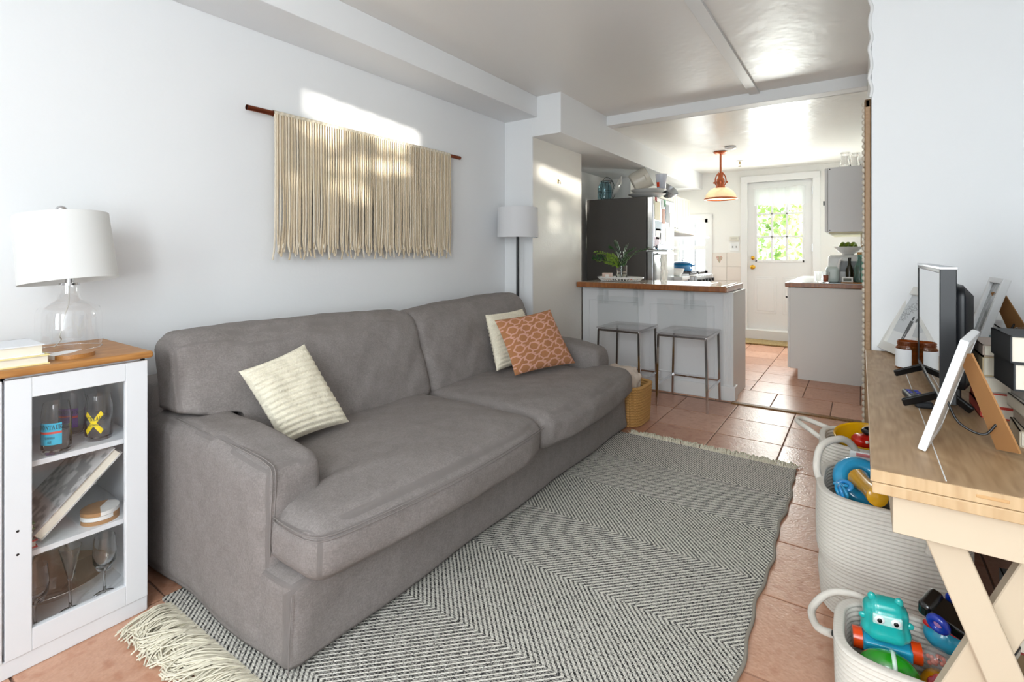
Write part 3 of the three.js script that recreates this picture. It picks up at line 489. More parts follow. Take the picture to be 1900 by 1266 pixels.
function stool(x0, x1, label) {
  const t = thing('bar_stool', label, 'stool', [(x0 + x1) / 2, 0, -4.07]); const w = (x1 - x0) / 2, B = 0.018;
  const nl = 0.2, fl = -0.2;
  for (const s of [-1, 1]) { mesh('leg', bar([s * w, 0, nl], [s * (w - 0.012), 0.55, nl - 0.005], B), chrome, t); mesh('leg', bar([s * w, 0, fl], [s * (w - 0.012), 0.55, fl], B), chrome, t); mesh('stretcher', bar([s * w, 0.165, nl], [s * w, 0.165, fl], 0.014), chrome, t); }
  mesh('stretcher', bar([-w, 0.165, fl], [w, 0.165, fl], 0.014), chrome, t);
  mesh('seat_frame', [bar([-w + 0.01, 0.548, nl], [w - 0.01, 0.548, nl], B), bar([-w + 0.01, 0.548, fl], [w - 0.01, 0.548, fl], B), bar([-w + 0.012, 0.548, nl], [-w + 0.012, 0.548, fl], B), bar([w - 0.012, 0.548, nl], [w - 0.012, 0.548, fl], B)], chrome, t);
  const sm = phys(0xe8e6e6, 0.03, { transmission: 1, thickness: 0, ior: 1.5 });
  mesh('seat', new RoundedBoxGeometry(2 * w + 0.01, 0.012, 0.42, 2, 0.004).translate(0, 0.565, 0), sm, t);
  mesh('backrest', new RoundedBoxGeometry(2 * w - 0.01, 0.26, 0.01, 2, 0.004).rotateX(0.05).translate(0, 0.70, 0.207), acrylic, t);
}
stool(-1.30, -0.925, 'clear acrylic stool with chrome legs at the open end of the bar');
stool(-1.80, -1.435, 'clear acrylic stool with chrome legs next to the sofa arm');

// ---------- wicker basket with blanket ----------
function ringBasket(name, label, cat, pos, hx, hz, h, rows, mat, bulge, pw = 3.2, parent) {
  const t = thing(name, label, cat, pos); const seg = 72, pos2 = [], idx = [], uv = [], per = 6;
  const prof = []; for (let i = 0; i <= rows * per; i++) { const v = i / (rows * per), ph = (i % per) / per; prof.push([v * h, 1 + bulge(v), 0.62 * (h / rows) * Math.sin(ph * Math.PI)]); }
  const ring = (y, k, off) => { for (let s = 0; s <= seg; s++) { const a = s / seg * Math.PI * 2, c = Math.cos(a), q = Math.sin(a), m = Math.pow(Math.abs(c) ** pw + Math.abs(q) ** pw, -1 / pw); pos2.push(c * m * (hx * k + off), y, q * m * (hz * k + off)); uv.push(s / seg * 40, y / h * rows); } };
  for (const [y, k, o] of prof) ring(y, k, o); const th = 0.012; for (const [y, k, o] of prof.slice().reverse()) ring(Math.max(y, 0.012), k, -th - o * 0.6); ring(0.012, 0.01, 0);
  const R = pos2.length / 3 / (seg + 1); for (let r = 0; r < R - 1; r++) for (let s = 0; s < seg; s++) { const a = r * (seg + 1) + s; idx.push(a, a + seg + 1, a + 1, a + 1, a + seg + 1, a + seg + 2); }
  const g = new THREE.BufferGeometry(); g.setAttribute('position', new THREE.Float32BufferAttribute(pos2, 3)); g.setAttribute('uv', new THREE.Float32BufferAttribute(uv, 2)); g.setIndex(idx); g.computeVertexNormals();
  mesh('body', g, mat, t); return t;
}
const wickerMap = tex(128, 64, (u, v) => { const k = Math.sin(u * 6.283 * 4) * 30 + (N64(u * 64, v * 64) - 0.5) * 50; return [cl(196 + k), cl(150 + k), cl(88 + k * 0.8)]; });
const wicker = std(0xffffff, 0.8, { map: wickerMap });
ringBasket('wicker_basket', 'honey coloured wicker basket beyond the sofa arm', 'basket', [-1.42, 0, -3.42], 0.2, 0.17, 0.27, 15, wicker, (v) => -0.08 + 0.08 * v, 4);
solo('blanket', soft(-1.55, -1.29, 0.16, 0.35, -3.52, -3.32, { r: 0.06, puff: [0.01, 0.02, 0.01], seg: [26, 12, 24], wr: 0.012, wf: 22 }), std(0xd3c4b6, 0.95), 'crumpled pinkish beige blanket stuffed in the wicker basket', 'blanket');

// ---------- rope baskets ----------
const ropeMap = tex(64, 64, (u, v) => { const k = Math.sin((u * 2 + v) * 6.283) * 2.5 + (N64(u * 64, v * 64) - 0.5) * 14; return [cl(226 + k), cl(220 + k), cl(210 + k)]; });
const rope = std(0xffffff, 0.92, { map: ropeMap });
const bigB = ringBasket('rope_basket', 'big cream rope basket holding a blue and yellow toy', 'basket', [0.075, 0, -2.11], 0.195, 0.19, 0.39, 32, rope, (v) => -0.06 + 0.08 * Math.sin(v * 2.2) - 0.05 * Math.exp(-(((v - 0.38) / 0.06) ** 2)), 3.4);
mesh('handle', tube([[-0.19, 0.36, 0.02], [-0.205, 0.42, 0.02], [-0.19, 0.485, -0.02], [-0.13, 0.495, -0.10], [-0.09, 0.44, -0.165], [-0.08, 0.37, -0.19]], 0.012, 40, 10), rope, bigB);
mesh('handle', tube([[0.09, 0.30, 0.205], [0.10, 0.36, 0.215], [0.115, 0.42, 0.20], [0.15, 0.44, 0.17]], 0.012, 30, 10), rope, bigB);
const frontB = ringBasket('rope_basket', 'small cream rope basket full of toys at the crossed table leg', 'basket', [0.095, 0, -1.505], 0.145, 0.128, 0.26, 22, rope, (v) => -0.05 + 0.05 * v, 3.6);
mesh('handle', tube([[-0.05, 0.235, -0.128], [-0.10, 0.25, -0.15], [-0.165, 0.235, -0.15], [-0.205, 0.205, -0.10], [-0.19, 0.205, -0.03], [-0.155, 0.23, 0.02], [-0.147, 0.245, 0.04]], 0.0095, 40, 10), rope, frontB);
const farB = ringBasket('rope_basket', 'cream rope basket with yellow and red toys at the table far end', 'basket', [0.035, 0, -2.47], 0.17, 0.14, 0.43, 34, rope, (v) => -0.05 + 0.06 * v, 3.4);
mesh('handle', tube([[-0.155, 0.41, 0.05], [-0.21, 0.44, 0.03], [-0.265, 0.445, -0.06], [-0.24, 0.44, -0.12], [-0.15, 0.42, -0.11]], 0.01, 40, 10), rope, farB);

// ---------- toys ----------
const gloss = (c) => phys(c, 0.22, { clearcoat: 0.6, clearcoatRoughness: 0.1 });
const TB = 0x2f9fd0, TY = 0xe0a518, TR = 0xcf2119, TG = 0x2f9a1c, TN = 0x1a3fa0;
{ // big basket
  const t = thing('ring_toy', 'blue ring toy with a thick yellow handle', 'toy', [0.0, 0.385, -2.12]);
  mesh('ring', new THREE.TorusGeometry(0.06, 0.026, 18, 40).rotateX(-0.75).rotateY(0.35), gloss(TB), t);
  mesh('handle', (() => { const g = lathe([[0, 0], [0.03, 0], [0.033, 0.008], [0.026, 0.05], [0.025, 0.1], [0.03, 0.14], [0.028, 0.15], [0, 0.152]], 28); g.rotateX(1.5); g.rotateY(0.37); g.scale(1.0, 1.0, 1.15); return g; })(), gloss(TY), t).position.set(-0.01, 0.02, 0.02);
  const ch = thing('toy_chain', 'string of light blue plastic chain links', 'toy', [-0.05, 0.392, -2.04]);
  for (let i = 0; i < 4; i++) { const m = mesh('link', new THREE.TorusGeometry(0.017, 0.006, 10, 22).scale(1.3, 1, 1), gloss(i % 2 ? 0x2a8fd0 : 0x35a7dd), ch); m.position.set(0.004 * Math.sin(i * 2), 0.008 * Math.sin(i * 2), 0.022 * i); m.rotation.set(1.2 + i, 0.4 * i, 0.3 * i); }
  const gt = thing('shape_toy', 'lime green plastic toy piece against the big basket rim', 'toy', [0.045, 0.325, -1.985], 0.05); gt.rotation.x = 0.3;
  mesh('plate', new RoundedBoxGeometry(0.17, 0.02, 0.05, 3, 0.009), gloss(0x63c81e), gt); mesh('stud', [0, 1, 2, 3].map(i => ellip(0.007, 0.006, 0.007, -0.06 + 0.035 * i, 0.01, 0)), gloss(0x4fae14), gt);
  const wb = thing('toy_board', 'white toy board with a red stripe standing in the big basket', 'toy', [0.05, 0.365, -2.235]); wb.rotation.x = -0.12;
  mesh('board', new RoundedBoxGeometry(0.17, 0.17, 0.012, 3, 0.006), whitePlastic, wb); mesh('stripe', new RoundedBoxGeometry(0.09, 0.012, 0.003, 1, 0.001).translate(-0.02, 0.075, 0.007), gloss(0xd98080), wb);
  solo('toy_block', new RoundedBoxGeometry(0.09, 0.05, 0.07, 3, 0.01).rotateY(0.5).rotateZ(0.2).translate(0.175, 0.335, -2.11), gloss(TR), 'red toy block by the rope handle', 'toy');
  solo('toy_block', new RoundedBoxGeometry(0.08, 0.05, 0.06, 3, 0.012).rotateY(-0.3).translate(0.165, 0.32, -2.01), gloss(0x1c5668), 'dark teal toy block by the rope handle', 'toy');
  solo('toy_ball', ellip(0.04, 0.04, 0.04, 0.175, 0.32, -2.205), gloss(0xb01f2a), 'dark red ball behind the red block in the big basket', 'toy');
  solo('toy_cloth', soft(-0.03, 0.18, 0.08, 0.235, -2.22, -2.0, { r: 0.04, wr: 0.012, wf: 20, seg: [20, 8, 20] }), std(0x3b3a44, 0.9), 'dark soft toy filling the big basket', 'toy');
}
{ // far basket
  const t = thing('toy_bucket', 'yellow plastic toy bucket in the far rope basket', 'toy', [0.02, 0.36, -2.475]); t.rotation.set(0.15, 0.5, 0.05); t.scale.setScalar(0.85);
  mesh('shell', lathe([[0, 0.0], [0.09, 0], [0.125, 0.10], [0.13, 0.105], [0.128, 0.11], [0.118, 0.1], [0.085, 0.008], [0, 0.008]], 40), gloss(0xf0b400), t);
  const r = thing('toy_car', 'red toy car in the yellow bucket', 'toy', [0.02, 0.405, -2.462], 0.4); r.scale.setScalar(0.8); mesh('body', soft(-0.06, 0.06, 0, 0.05, -0.04, 0.04, { r: 0.018, puff: [0.004, 0.01, 0.004], wr: 0, seg: [12, 8, 12] }), gloss(TR), r); mesh('hub', ellip(0.008, 0.008, 0.004, -0.02, 0.035, 0.042), whitePlastic, r);
  const b = thing('rubber_ring', 'black rubber toy ring on top of the red toy car', 'toy', [0.03, 0.468, -2.465]); b.rotation.set(0.1, 0, 0.1); b.scale.setScalar(0.7); mesh('tyre', new THREE.TorusGeometry(0.03, 0.014, 12, 28).rotateX(Math.PI / 2), black, b);
}
{ // front basket: hippo-like car, black truck upside down, green turtle shell, yellow ball, red car, rattle
  const h = thing('toy_animal_car', 'turquoise animal toy car with white eyes and orange wheels', 'toy', [0.048, 0.215, -1.545], 0.12); h.rotation.x = 0.12;
  const tq = gloss(0x22b3ae), lb = gloss(0x27a2c6);
  mesh('chassis', new RoundedBoxGeometry(0.098, 0.034, 0.07, 3, 0.008).translate(0, 0.012, 0.01), lb, h);
  mesh('body', soft(-0.042, 0.042, 0.022, 0.115, -0.03, 0.03, { r: 0.026, puff: [0.004, 0.004, 0.004], wr: 0, seg: [16, 16, 12], warp: (q) => { const k = 1 + 0.16 * (1 - ss(0.03, 0.07, q.y)); q.x *= k; q.z = q.z * k + 0.006 * (1 - ss(0.03, 0.06, q.y)); } }), tq, h);
  mesh('eye_patch', new RoundedBoxGeometry(0.058, 0.026, 0.008, 3, 0.0039).translate(0, 0.085, 0.031), gloss(0xbfeee8), h);
  for (const s of [-1, 1]) { const e = mesh('eye', ellip(0.0105, 0.0105, 0.004, s * 0.016, 0.086, 0.0345), whitePlastic, h); mesh('pupil', ellip(0.0052, 0.0058, 0.003, s * 0.016, 0.086, 0.0375), black, e); mesh('ear', ellip(0.009, 0.011, 0.007, s * 0.027, 0.117, 0), tq, h); mesh('wheel', new THREE.CylinderGeometry(0.024, 0.024, 0.02, 28).rotateZ(Math.PI / 2).translate(s * 0.058, 0.008, 0.012), gloss(0xea4a12), h); mesh('cheek', ellip(0.009, 0.008, 0.006, s * 0.046, 0.07, 0.01), tq, h); }
  mesh('number_plate', new RoundedBoxGeometry(0.026, 0.019, 0.004, 2, 0.0015).translate(0.002, 0.012, 0.046), gloss(0xe8d21a), h);
  const k = thing('toy_truck', 'black toy truck lying upside down with blue wheels', 'toy', [0.2, 0.335, -1.505], -0.5); k.rotation.x = 0.35;
  mesh('chassis', [new RoundedBoxGeometry(0.15, 0.03, 0.06, 2, 0.006), new RoundedBoxGeometry(0.03, 0.04, 0.066, 3, 0.012).translate(-0.075, 0.005, 0), new RoundedBoxGeometry(0.02, 0.012, 0.05, 2, 0.004).translate(0.01, 0.018, 0), new RoundedBoxGeometry(0.03, 0.01, 0.04, 2, 0.004).translate(0.05, 0.018, 0)], gloss(0x121314), k);
  for (const [x, z] of [[-0.042, 0.042], [0.045, 0.042], [-0.042, -0.042], [0.045, -0.042]]) { const w = mesh('wheel', new THREE.TorusGeometry(0.015, 0.0085, 12, 26).translate(x, 0.008, z), gloss(0x12329c), k); mesh('hub', new THREE.CylinderGeometry(0.009, 0.009, 0.006, 16).rotateX(Math.PI / 2).translate(x, 0.008, z), gloss(0xb07fae), w); }
  const g = thing('toy_turtle', 'green domed toy with a pale stripe at the basket front', 'toy', [0.052, 0.205, -1.443], 0.1);
  mesh('shell', ellip(0.06, 0.046, 0.036, 0, 0.01, 0, 32, 20), gloss(0x1c8f17), g); mesh('stripe', new THREE.TorusGeometry(0.048, 0.005, 8, 40).rotateY(Math.PI / 2).scale(1, 0.93, 0.74).translate(0.008, 0.01, 0), gloss(0xcfe8d8), g);
  const y = thing('toy_ball', 'yellow orange toy with a red block mark', 'toy', [0.15, 0.165, -1.525]); mesh('body', ellip(0.038, 0.04, 0.042), gloss(0xeaa30c), y); mesh('mark', new RoundedBoxGeometry(0.022, 0.006, 0.012, 1, 0.002).rotateY(0.5).translate(0.0, 0.034, 0.022), gloss(0xa81f18), y);
  const rc = thing('toy_bus', 'red toy bus with blue windows beside the crossed leg', 'toy', [0.16, 0.2, -1.446], 0);
  mesh('body', soft(-0.036, 0.036, -0.02, 0.04, -0.024, 0.024, { r: 0.018, puff: [0.004, 0.006, 0.004], wr: 0, seg: [14, 10, 12] }), gloss(TR), rc); mesh('window', [new RoundedBoxGeometry(0.026, 0.016, 0.003, 1, 0.001).translate(0.012, 0.016, 0.027), new RoundedBoxGeometry(0.04, 0.003, 0.03, 1, 0.001).translate(0.005, 0.045, 0)], gloss(0x2f6fb0), rc); mesh('trim', bar([-0.026, 0.012, 0.027], [-0.026, -0.012, 0.027], 0.003), gloss(0xe8742a), rc);
  const ra = thing('toy_rattle', 'clear rattle full of beads with a red bow and blue dome', 'toy', [0.132, 0.245, -1.562]);
  mesh('dome', ellip(0.045, 0.035, 0.035, 0.035, 0.02, -0.01), gloss(0x2f9fc0), ra);
  for (const s of [-1, 1]) mesh('bow', ellip(0.024, 0.01, 0.014, s * 0.022 + 0.034, 0.05 - 0.002 * s, 0.012), gloss(0xc81c22), ra);
  const bead = mesh('bead_drum', ellip(0.026, 0.024, 0.024, 0.012, -0.008, 0.042), phys(0xffffff, 0.05, { transmission: 0.9, thickness: 0 }), ra);
  mesh('beads', Array.from({ length: 24 }, () => ellip(0.005, 0.005, 0.005, 0.012 + rr(-0.015, 0.015), -0.016 + rr(-0.008, 0.012), 0.042 + rr(-0.013, 0.013), 8, 6)), gloss(0xd9705a), bead).userData.kind = 'stuff';
  solo('toy_ball', ellip(0.017, 0.017, 0.017, 0.197, 0.21, -1.49), gloss(0xc6161c), 'small red ball beside the bead rattle', 'toy');
  solo('toy_cloth', soft(0.0, 0.19, 0.03, 0.105, -1.58, -1.43, { r: 0.03, wr: 0.01, wf: 20, seg: [16, 6, 16] }), std(0x5a4632, 0.9), 'dark soft toy under the toys in the small basket', 'toy');
}

// ---------- on the desk ----------
{
  const t = thing('television', 'small flat television seen edge on with splayed black feet', 'television', [0.166, DT, -1.93]);
  mesh('screen', bx(-0.004, 0.0, 0.055, 0.362, -0.285, 0.285), phys(0x1a1c1f, 0.03, { clearcoat: 1, clearcoatRoughness: 0.01, specularIntensity: 1 }), t);
  mesh('bezel', [bx(-0.006, 0.026, 0.04, 0.054, -0.296, 0.296, 0.002), bx(-0.006, 0.026, 0.362, 0.374, -0.296, 0.296, 0.002), bx(-0.006, 0.026, 0.04, 0.374, 0.286, 0.297, 0.002), bx(-0.006, 0.026, 0.04, 0.374, -0.297, -0.286, 0.002), bx(0.001, 0.026, 0.05, 0.365, -0.29, 0.29)], blackPlastic, t);
  mesh('trim_strip', bx(-0.007, 0.028, 0.372, 0.378, -0.297, 0.297, 0.001), metal(0xa9adb2, 0.3), t);
  mesh('back_shell', [soft(0.02, 0.05, 0.06, 0.33, -0.24, 0.24, { r: 0.025, wr: 0, seg: [8, 10, 12] }), soft(0.035, 0.07, 0.06, 0.24, -0.16, 0.16, { r: 0.02, wr: 0, seg: [8, 10, 12] })], blackPlastic, t);
  for (const z of [0.2, -0.2]) mesh('foot', [bar([0.02, 0.05, z], [-0.075, 0.014, z + 0.02], 0.022, 0.01, 0.004), bar([0.02, 0.05, z], [0.065, 0.014, z + 0.02], 0.022, 0.01, 0.004), bx(0.0, 0.045, 0.03, 0.07, z - 0.012, z + 0.012, 0.004)], black, t);
}
{ const t = thing('remote_control', 'dark remote control lying under the television', 'remote', [0.128, DT, -1.80], 0.15); mesh('body', new RoundedBoxGeometry(0.04, 0.018, 0.15, 3, 0.007).translate(0, 0.009, 0), std(0x23262c, 0.5), t); for (let i = 0; i < 5; i++) for (let j = 0; j < 2; j++) mesh('button', new RoundedBoxGeometry(0.009, 0.004, 0.012, 1, 0.001).translate(-0.009 + 0.018 * j, 0.019, -0.05 + 0.023 * i), std(i < 2 ? 0x3a3fa0 : 0x5a5d64, 0.5), t); }
// framed pictures: outline in local xy (width x, height y), standing at the origin, front face +z
function frame(name, label, pos, turn, lean, w, h, b, d, frameMat, art, opt = {}) {
  const t = thing(name, label, 'framed photo', pos, turn); const q = new THREE.Group(); q.name = 'frame'; q.rotation.x = -lean; q.position.y = d / 2 * Math.sin(lean) + 0.001; t.add(q);
  const o = [[-w / 2, 0], [w / 2, 0], [w / 2, h], [-w / 2, h]], i = [[-w / 2 + b, b], [w / 2 - b, b], [w / 2 - b, h - b], [-w / 2 + b, h - b]];
  for (let k = 0; k < 4; k++) { const n = (k + 1) % 4; const s = new THREE.Shape([o[k], o[n], i[n], i[k]].map(p => new THREE.Vector2(...p))); mesh('moulding', new THREE.ExtrudeGeometry(s, { depth: d - 0.004, bevelEnabled: true, bevelSize: 0.0015, bevelThickness: 0.002, bevelSegments: 1, bevelOffset: -0.0015 }).translate(0, 0, -d / 2 + 0.002), frameMat, q); }
  const g = new THREE.BoxGeometry(w - 2 * b + 0.004, h - 2 * b + 0.004, 0.003).translate(0, h / 2, -0.002); mesh('print', g, art, q); mesh('backing', new THREE.BoxGeometry(w - 2 * b + 0.01, h - 2 * b + 0.01, 0.004).translate(0, h / 2, -d / 2 + 0.003), opt.back || kraft, q);
  if (opt.strut) { const [sy, sz] = opt.strut; mesh('easel_strut', prism([[-0.028, 0], [0.028, 0], [0.028, 0.03], [0.018, sy], [-0.018, sy]].map(([x, y]) => [x, y]), 0.004).rotateY(0.75).rotateX(Math.atan2(sz - Math.sin(lean) * sy, sy)).translate(0, 0.009, -sz), kraft, t); mesh('ribbon', tube([[0.0, 0.09, -0.03], [0.006, 0.05, -sz * 0.4], [0.006, 0.035, -sz * 0.7], [0.0, 0.06, -sz * 0.86]], 0.0025, 24, 6), black, t); }
  return t;
}
const weddingArt = std(0xffffff, 0.35, {
  map: canvasTex(256, 256, (c) => {
    c.fillStyle = '#cfd3d6'; c.fillRect(0, 0, 256, 256); c.fillStyle = '#eceeee'; c.fillRect(0, 190, 256, 66);
    for (let i = 0; i < 500; i++) { const a = rnd() * 3.14, r = 60 + rnd() * 55; c.fillStyle = ['#8d9194', '#6b6f73', '#a9adb0'][i % 3]; c.fillRect(128 + Math.cos(a) * r * 1.1 + rr(-6, 6), 130 - Math.sin(a) * r + rr(-6, 6), 4, 4); }
    c.fillStyle = '#26292c'; c.beginPath(); c.ellipse(120, 112, 9, 11, 0, 0, 7); c.fill(); c.fillRect(106, 124, 30, 52); c.fillRect(108, 174, 11, 46); c.fillRect(123, 174, 11, 46);
    c.fillStyle = '#f4f5f5'; c.beginPath(); c.moveTo(146, 128); c.lineTo(168, 128); c.lineTo(192, 222); c.lineTo(132, 222); c.closePath(); c.fill(); c.fillStyle = '#4a4d50'; c.beginPath(); c.ellipse(156, 116, 9, 10, 0, 0, 7); c.fill();
  }),
});
const whiteFrame = std(0xeeefef, 0.35), creamFrame = std(0xe4e2dc, 0.4);
frame('framed_photo', 'white frame holding a black and white couple photograph', [0.112, DT, -2.56], -1.26, 0.42, 0.31, 0.29, 0.035, 0.022, creamFrame, weddingArt, {});
const greyArt = std(0xffffff, 0.15, { map: tex(128, 128, (u, v) => { const k = 150 + 50 * (fbm(u, v) - 0.5) * 2 + (N16(u * 16, v * 4) - 0.5) * 40; return [cl(k), cl(k + 3), cl(k + 5)]; }) });
frame('framed_photo', 'white frame with its brown easel back toward the room', [0.125, DT, -1.45], -Math.PI / 2 - 0.22, 0.28, 0.20, 0.245, 0.02, 0.014, whiteFrame, greyArt, { strut: [0.2, 0.125], back: std(0xd9d4cc, 0.8) });
book(0.335, DT, -2.27, 0.14, 0.065, 0.22, 0x2d5a60, 'dark teal brick patterned box book under the white frame');
book(0.335, DT + 0.065, -2.27, 0.14, 0.065, 0.21, 0x24525a, 'dark teal book stacked below the small framed photo');
frame('framed_photo', 'white frame with a faded grey photo on the teal books', [0.315, DT + 0.13, -2.262], -Math.PI / 2 + 0.05, 0.29, 0.16, 0.205, 0.018, 0.02, whiteFrame, greyArt, { strut: [0.16, 0.11] });
{ // amber candle jar
  const t = thing('candle_jar', 'amber glass candle jar with a white label', 'candle', [0.138, DT, -2.30]);
  mesh('jar', lathe([[0, 0], [0.033, 0], [0.036, 0.004], [0.036, 0.075], [0.031, 0.082], [0.031, 0.086], [0.033, 0.088], [0.031, 0.092], [0.033, 0.096], [0.031, 0.1], [0.029, 0.1], [0.029, 0.08], [0.033, 0.072], [0.033, 0.006], [0, 0.006]], 36), phys(0xc07a35, 0.06, { transmission: 0.85, thickness: 0 }), t);
  mesh('wax', cyl(0.032, 0.032, 0.05, 0, 0.006, 0), std(0xcf9a62, 0.6), t);
  for (const a of [2.1, 4.6]) mesh('label', new THREE.CylinderGeometry(0.0366, 0.0366, 0.064, 20, 1, true, a, 1.9).translate(0, 0.04, 0), std(0xe9ecef, 0.7, { side: THREE.DoubleSide }), t);
}
book(0.302, DT, -1.80, 0.11, 0.028, 0.16, 0xc23a2c, 'red edged book at the bottom of the tall pile on the desk');
book(0.304, DT + 0.028, -1.80, 0.11, 0.035, 0.16, 0xc2402e, 'second red edged book of the tall pile');
book(0.302, DT + 0.063, -1.80, 0.108, 0.04, 0.15, 0xb5b1a8, 'grey covered book in the tall pile');
book(0.304, DT + 0.103, -1.80, 0.105, 0.05, 0.15, 0xb9a684, 'thick tan paperback in the tall pile');
book(0.302, DT + 0.153, -1.80, 0.1, 0.03, 0.15, 0xb4a193, 'pinkish tan book on top of the tall pile');
const piles = [[0.034, 0xc9bda6], [0.03, 0xb7ada0], [0.028, 0xd6cfc0], [0.03, 0xa8a6a2]]; let py = DT;
['bottom cream paperback under the black dictionaries', 'tan paperback under the black dictionaries', 'pale paperback halfway up the dictionary pile', 'grey paperback right under the black dictionaries'].forEach((l, i) => { book(0.365 + 0.008 * (i % 2), py, -1.555, 0.17, piles[i][0], 0.12, piles[i][1], l, 0.05 * (i - 1)); py += piles[i][0]; });
const darkCov = 0x2a2c2e; for (const [l, x] of [['lower thick black covered dictionary', 0.36], ['upper thick black covered dictionary', 0.355]]) { const b = book(x, py, -1.555, 0.2, 0.058, 0.14, darkCov, l, 0.06); py += 0.058; }
{ const t = thing('picture_book', 'light blue book with pressed flowers standing on the black dictionaries', 'book', [0.385, py, -1.60], 0.35); mesh('cover', bx(-0.08, 0.08, 0, 0.2, -0.012, 0.012, 0.001), std(0x9cc4d6, 0.6), t); mesh('flower_print', new THREE.PlaneGeometry(0.06, 0.16).translate(-0.045, 0.11, 0.0125), std(0xffffff, 0.6, { map: canvasTex(64, 160, (c) => { c.fillStyle = '#a9cad8'; c.fillRect(0, 0, 64, 160); const q = ['#d8559a', '#b8307a', '#8a5a3a', '#e078b0', '#c9cfd2']; for (let i = 0; i < 70; i++) { c.fillStyle = q[i % 5]; c.beginPath(); c.ellipse(8 + rnd() * 44, 8 + rnd() * 140, 4, 8, rnd() * 3, 0, 7); c.fill(); } }) }), t); mesh('spine_band', bx(-0.081, 0.081, 0.025, 0.035, -0.013, 0.013), std(0x2a6aa8, 0.6), t); }
{ const t = thing('green_vase', 'small sage green vase beside the dictionaries', 'vase', [0.32, DT, -1.40]); mesh('body', lathe([[0, 0], [0.03, 0], [0.036, 0.03], [0.03, 0.06], [0.02, 0.075], [0.022, 0.08], [0.018, 0.075], [0, 0.07]], 30), phys(0x8ea58a, 0.3), t); }
{ const t = thing('glass_canister', 'clear glass canister with white knob lid behind the frames', 'canister', [0.40, DT, -2.58]); mesh('jar', lathe([[0, 0], [0.05, 0], [0.052, 0.08], [0.045, 0.16], [0.043, 0.16], [0.05, 0.08], [0.048, 0.004], [0, 0.004]], 36), clear, t); mesh('lid', lathe([[0.05, 0.17], [0.045, 0.19], [0.02, 0.2], [0.012, 0.21], [0.012, 0.235], [0.0, 0.24]], 30), whiteCeramic, t); }
{ const t = thing('glass_vase', 'ribbed clear glass vase behind the dictionaries', 'vase', [0.40, DT, -2.0]); mesh('body', lathe([[0, 0], [0.045, 0], [0.05, 0.03], [0.05, 0.12], [0.035, 0.16], [0.04, 0.2], [0.037, 0.2], [0.032, 0.16], [0.047, 0.12], [0.047, 0.03], [0, 0.005]], 30), clear, t); }
// books kept under the desk
{ let y = 0; const cs = [0xb9b0a0, 0x403c3a, 0xa05030, 0x6a7a5a, 0xc9b48a, 0x8a2f2a, 0x2f3438]; const ls = ['cream', 'charcoal', 'rust', 'olive', 'tan', 'dark red', 'black'];
  for (let i = 0; i < 7; i++) { book(0.37, y, -1.72, 0.14, 0.05, 0.2, cs[i], `${ls[i]} hardback in the floor pile under the desk`, rr(-0.1, 0.1)); y += 0.05; }
  const up = [[0xd8672a, 'orange'], [0xc9c2a0, 'beige'], [0xa9b090, 'pale green'], [0x5a2a20, 'maroon'], [0xe0d6c4, 'ivory']];
  up.forEach(([c, n], i) => { const t = thing('book', `${n} book leaning on the floor pile under the desk`, 'book', [0.335 + i * 0.028, y + 0.004, -1.70]); t.rotation.z = 0.2; mesh('cover', [bx(0, 0.003, 0, 0.19, -0.07, 0.07), bx(0.021, 0.024, 0, 0.19, -0.07, 0.07), bx(0, 0.024, 0, 0.19, 0.067, 0.07)], std(c, 0.6), t); mesh('pages', bx(0.003, 0.021, 0.003, 0.187, -0.067, 0.066), paper, t); });
}
// tall mirror edge on the far right wall
{ const t = thing('wall_mirror', 'tall gilt framed mirror seen edge on at the wall corner', 'mirror', [0.012, 1.05, -3.12]); const gm = std(0xa58360, 0.5, { bumpMap: wallBump, bumpScale: 0.004 });
  mesh('frame', [bx(0, 0.024, -0.8, 0.8, 0.36, 0.40, 0.006), bx(0, 0.024, -0.8, 0.8, -0.40, -0.36, 0.006), bx(0, 0.024, 0.76, 0.8, -0.4, 0.4, 0.006), bx(0, 0.024, -0.8, -0.76, -0.4, 0.4, 0.006)], gm, t);
  mesh('ornament', Array.from({ length: 60 }, (_, i) => ellip(0.008, 0.012, 0.009, -0.002, -0.78 + 1.56 * i / 59, 0.385, 8, 6)), std(0xcabfae, 0.6), t).userData.kind = 'stuff';
  mesh('glass', bx(0.008, 0.012, -0.77, 0.77, -0.37, 0.37), metal(0xe0e4e6, 0.03), t); }

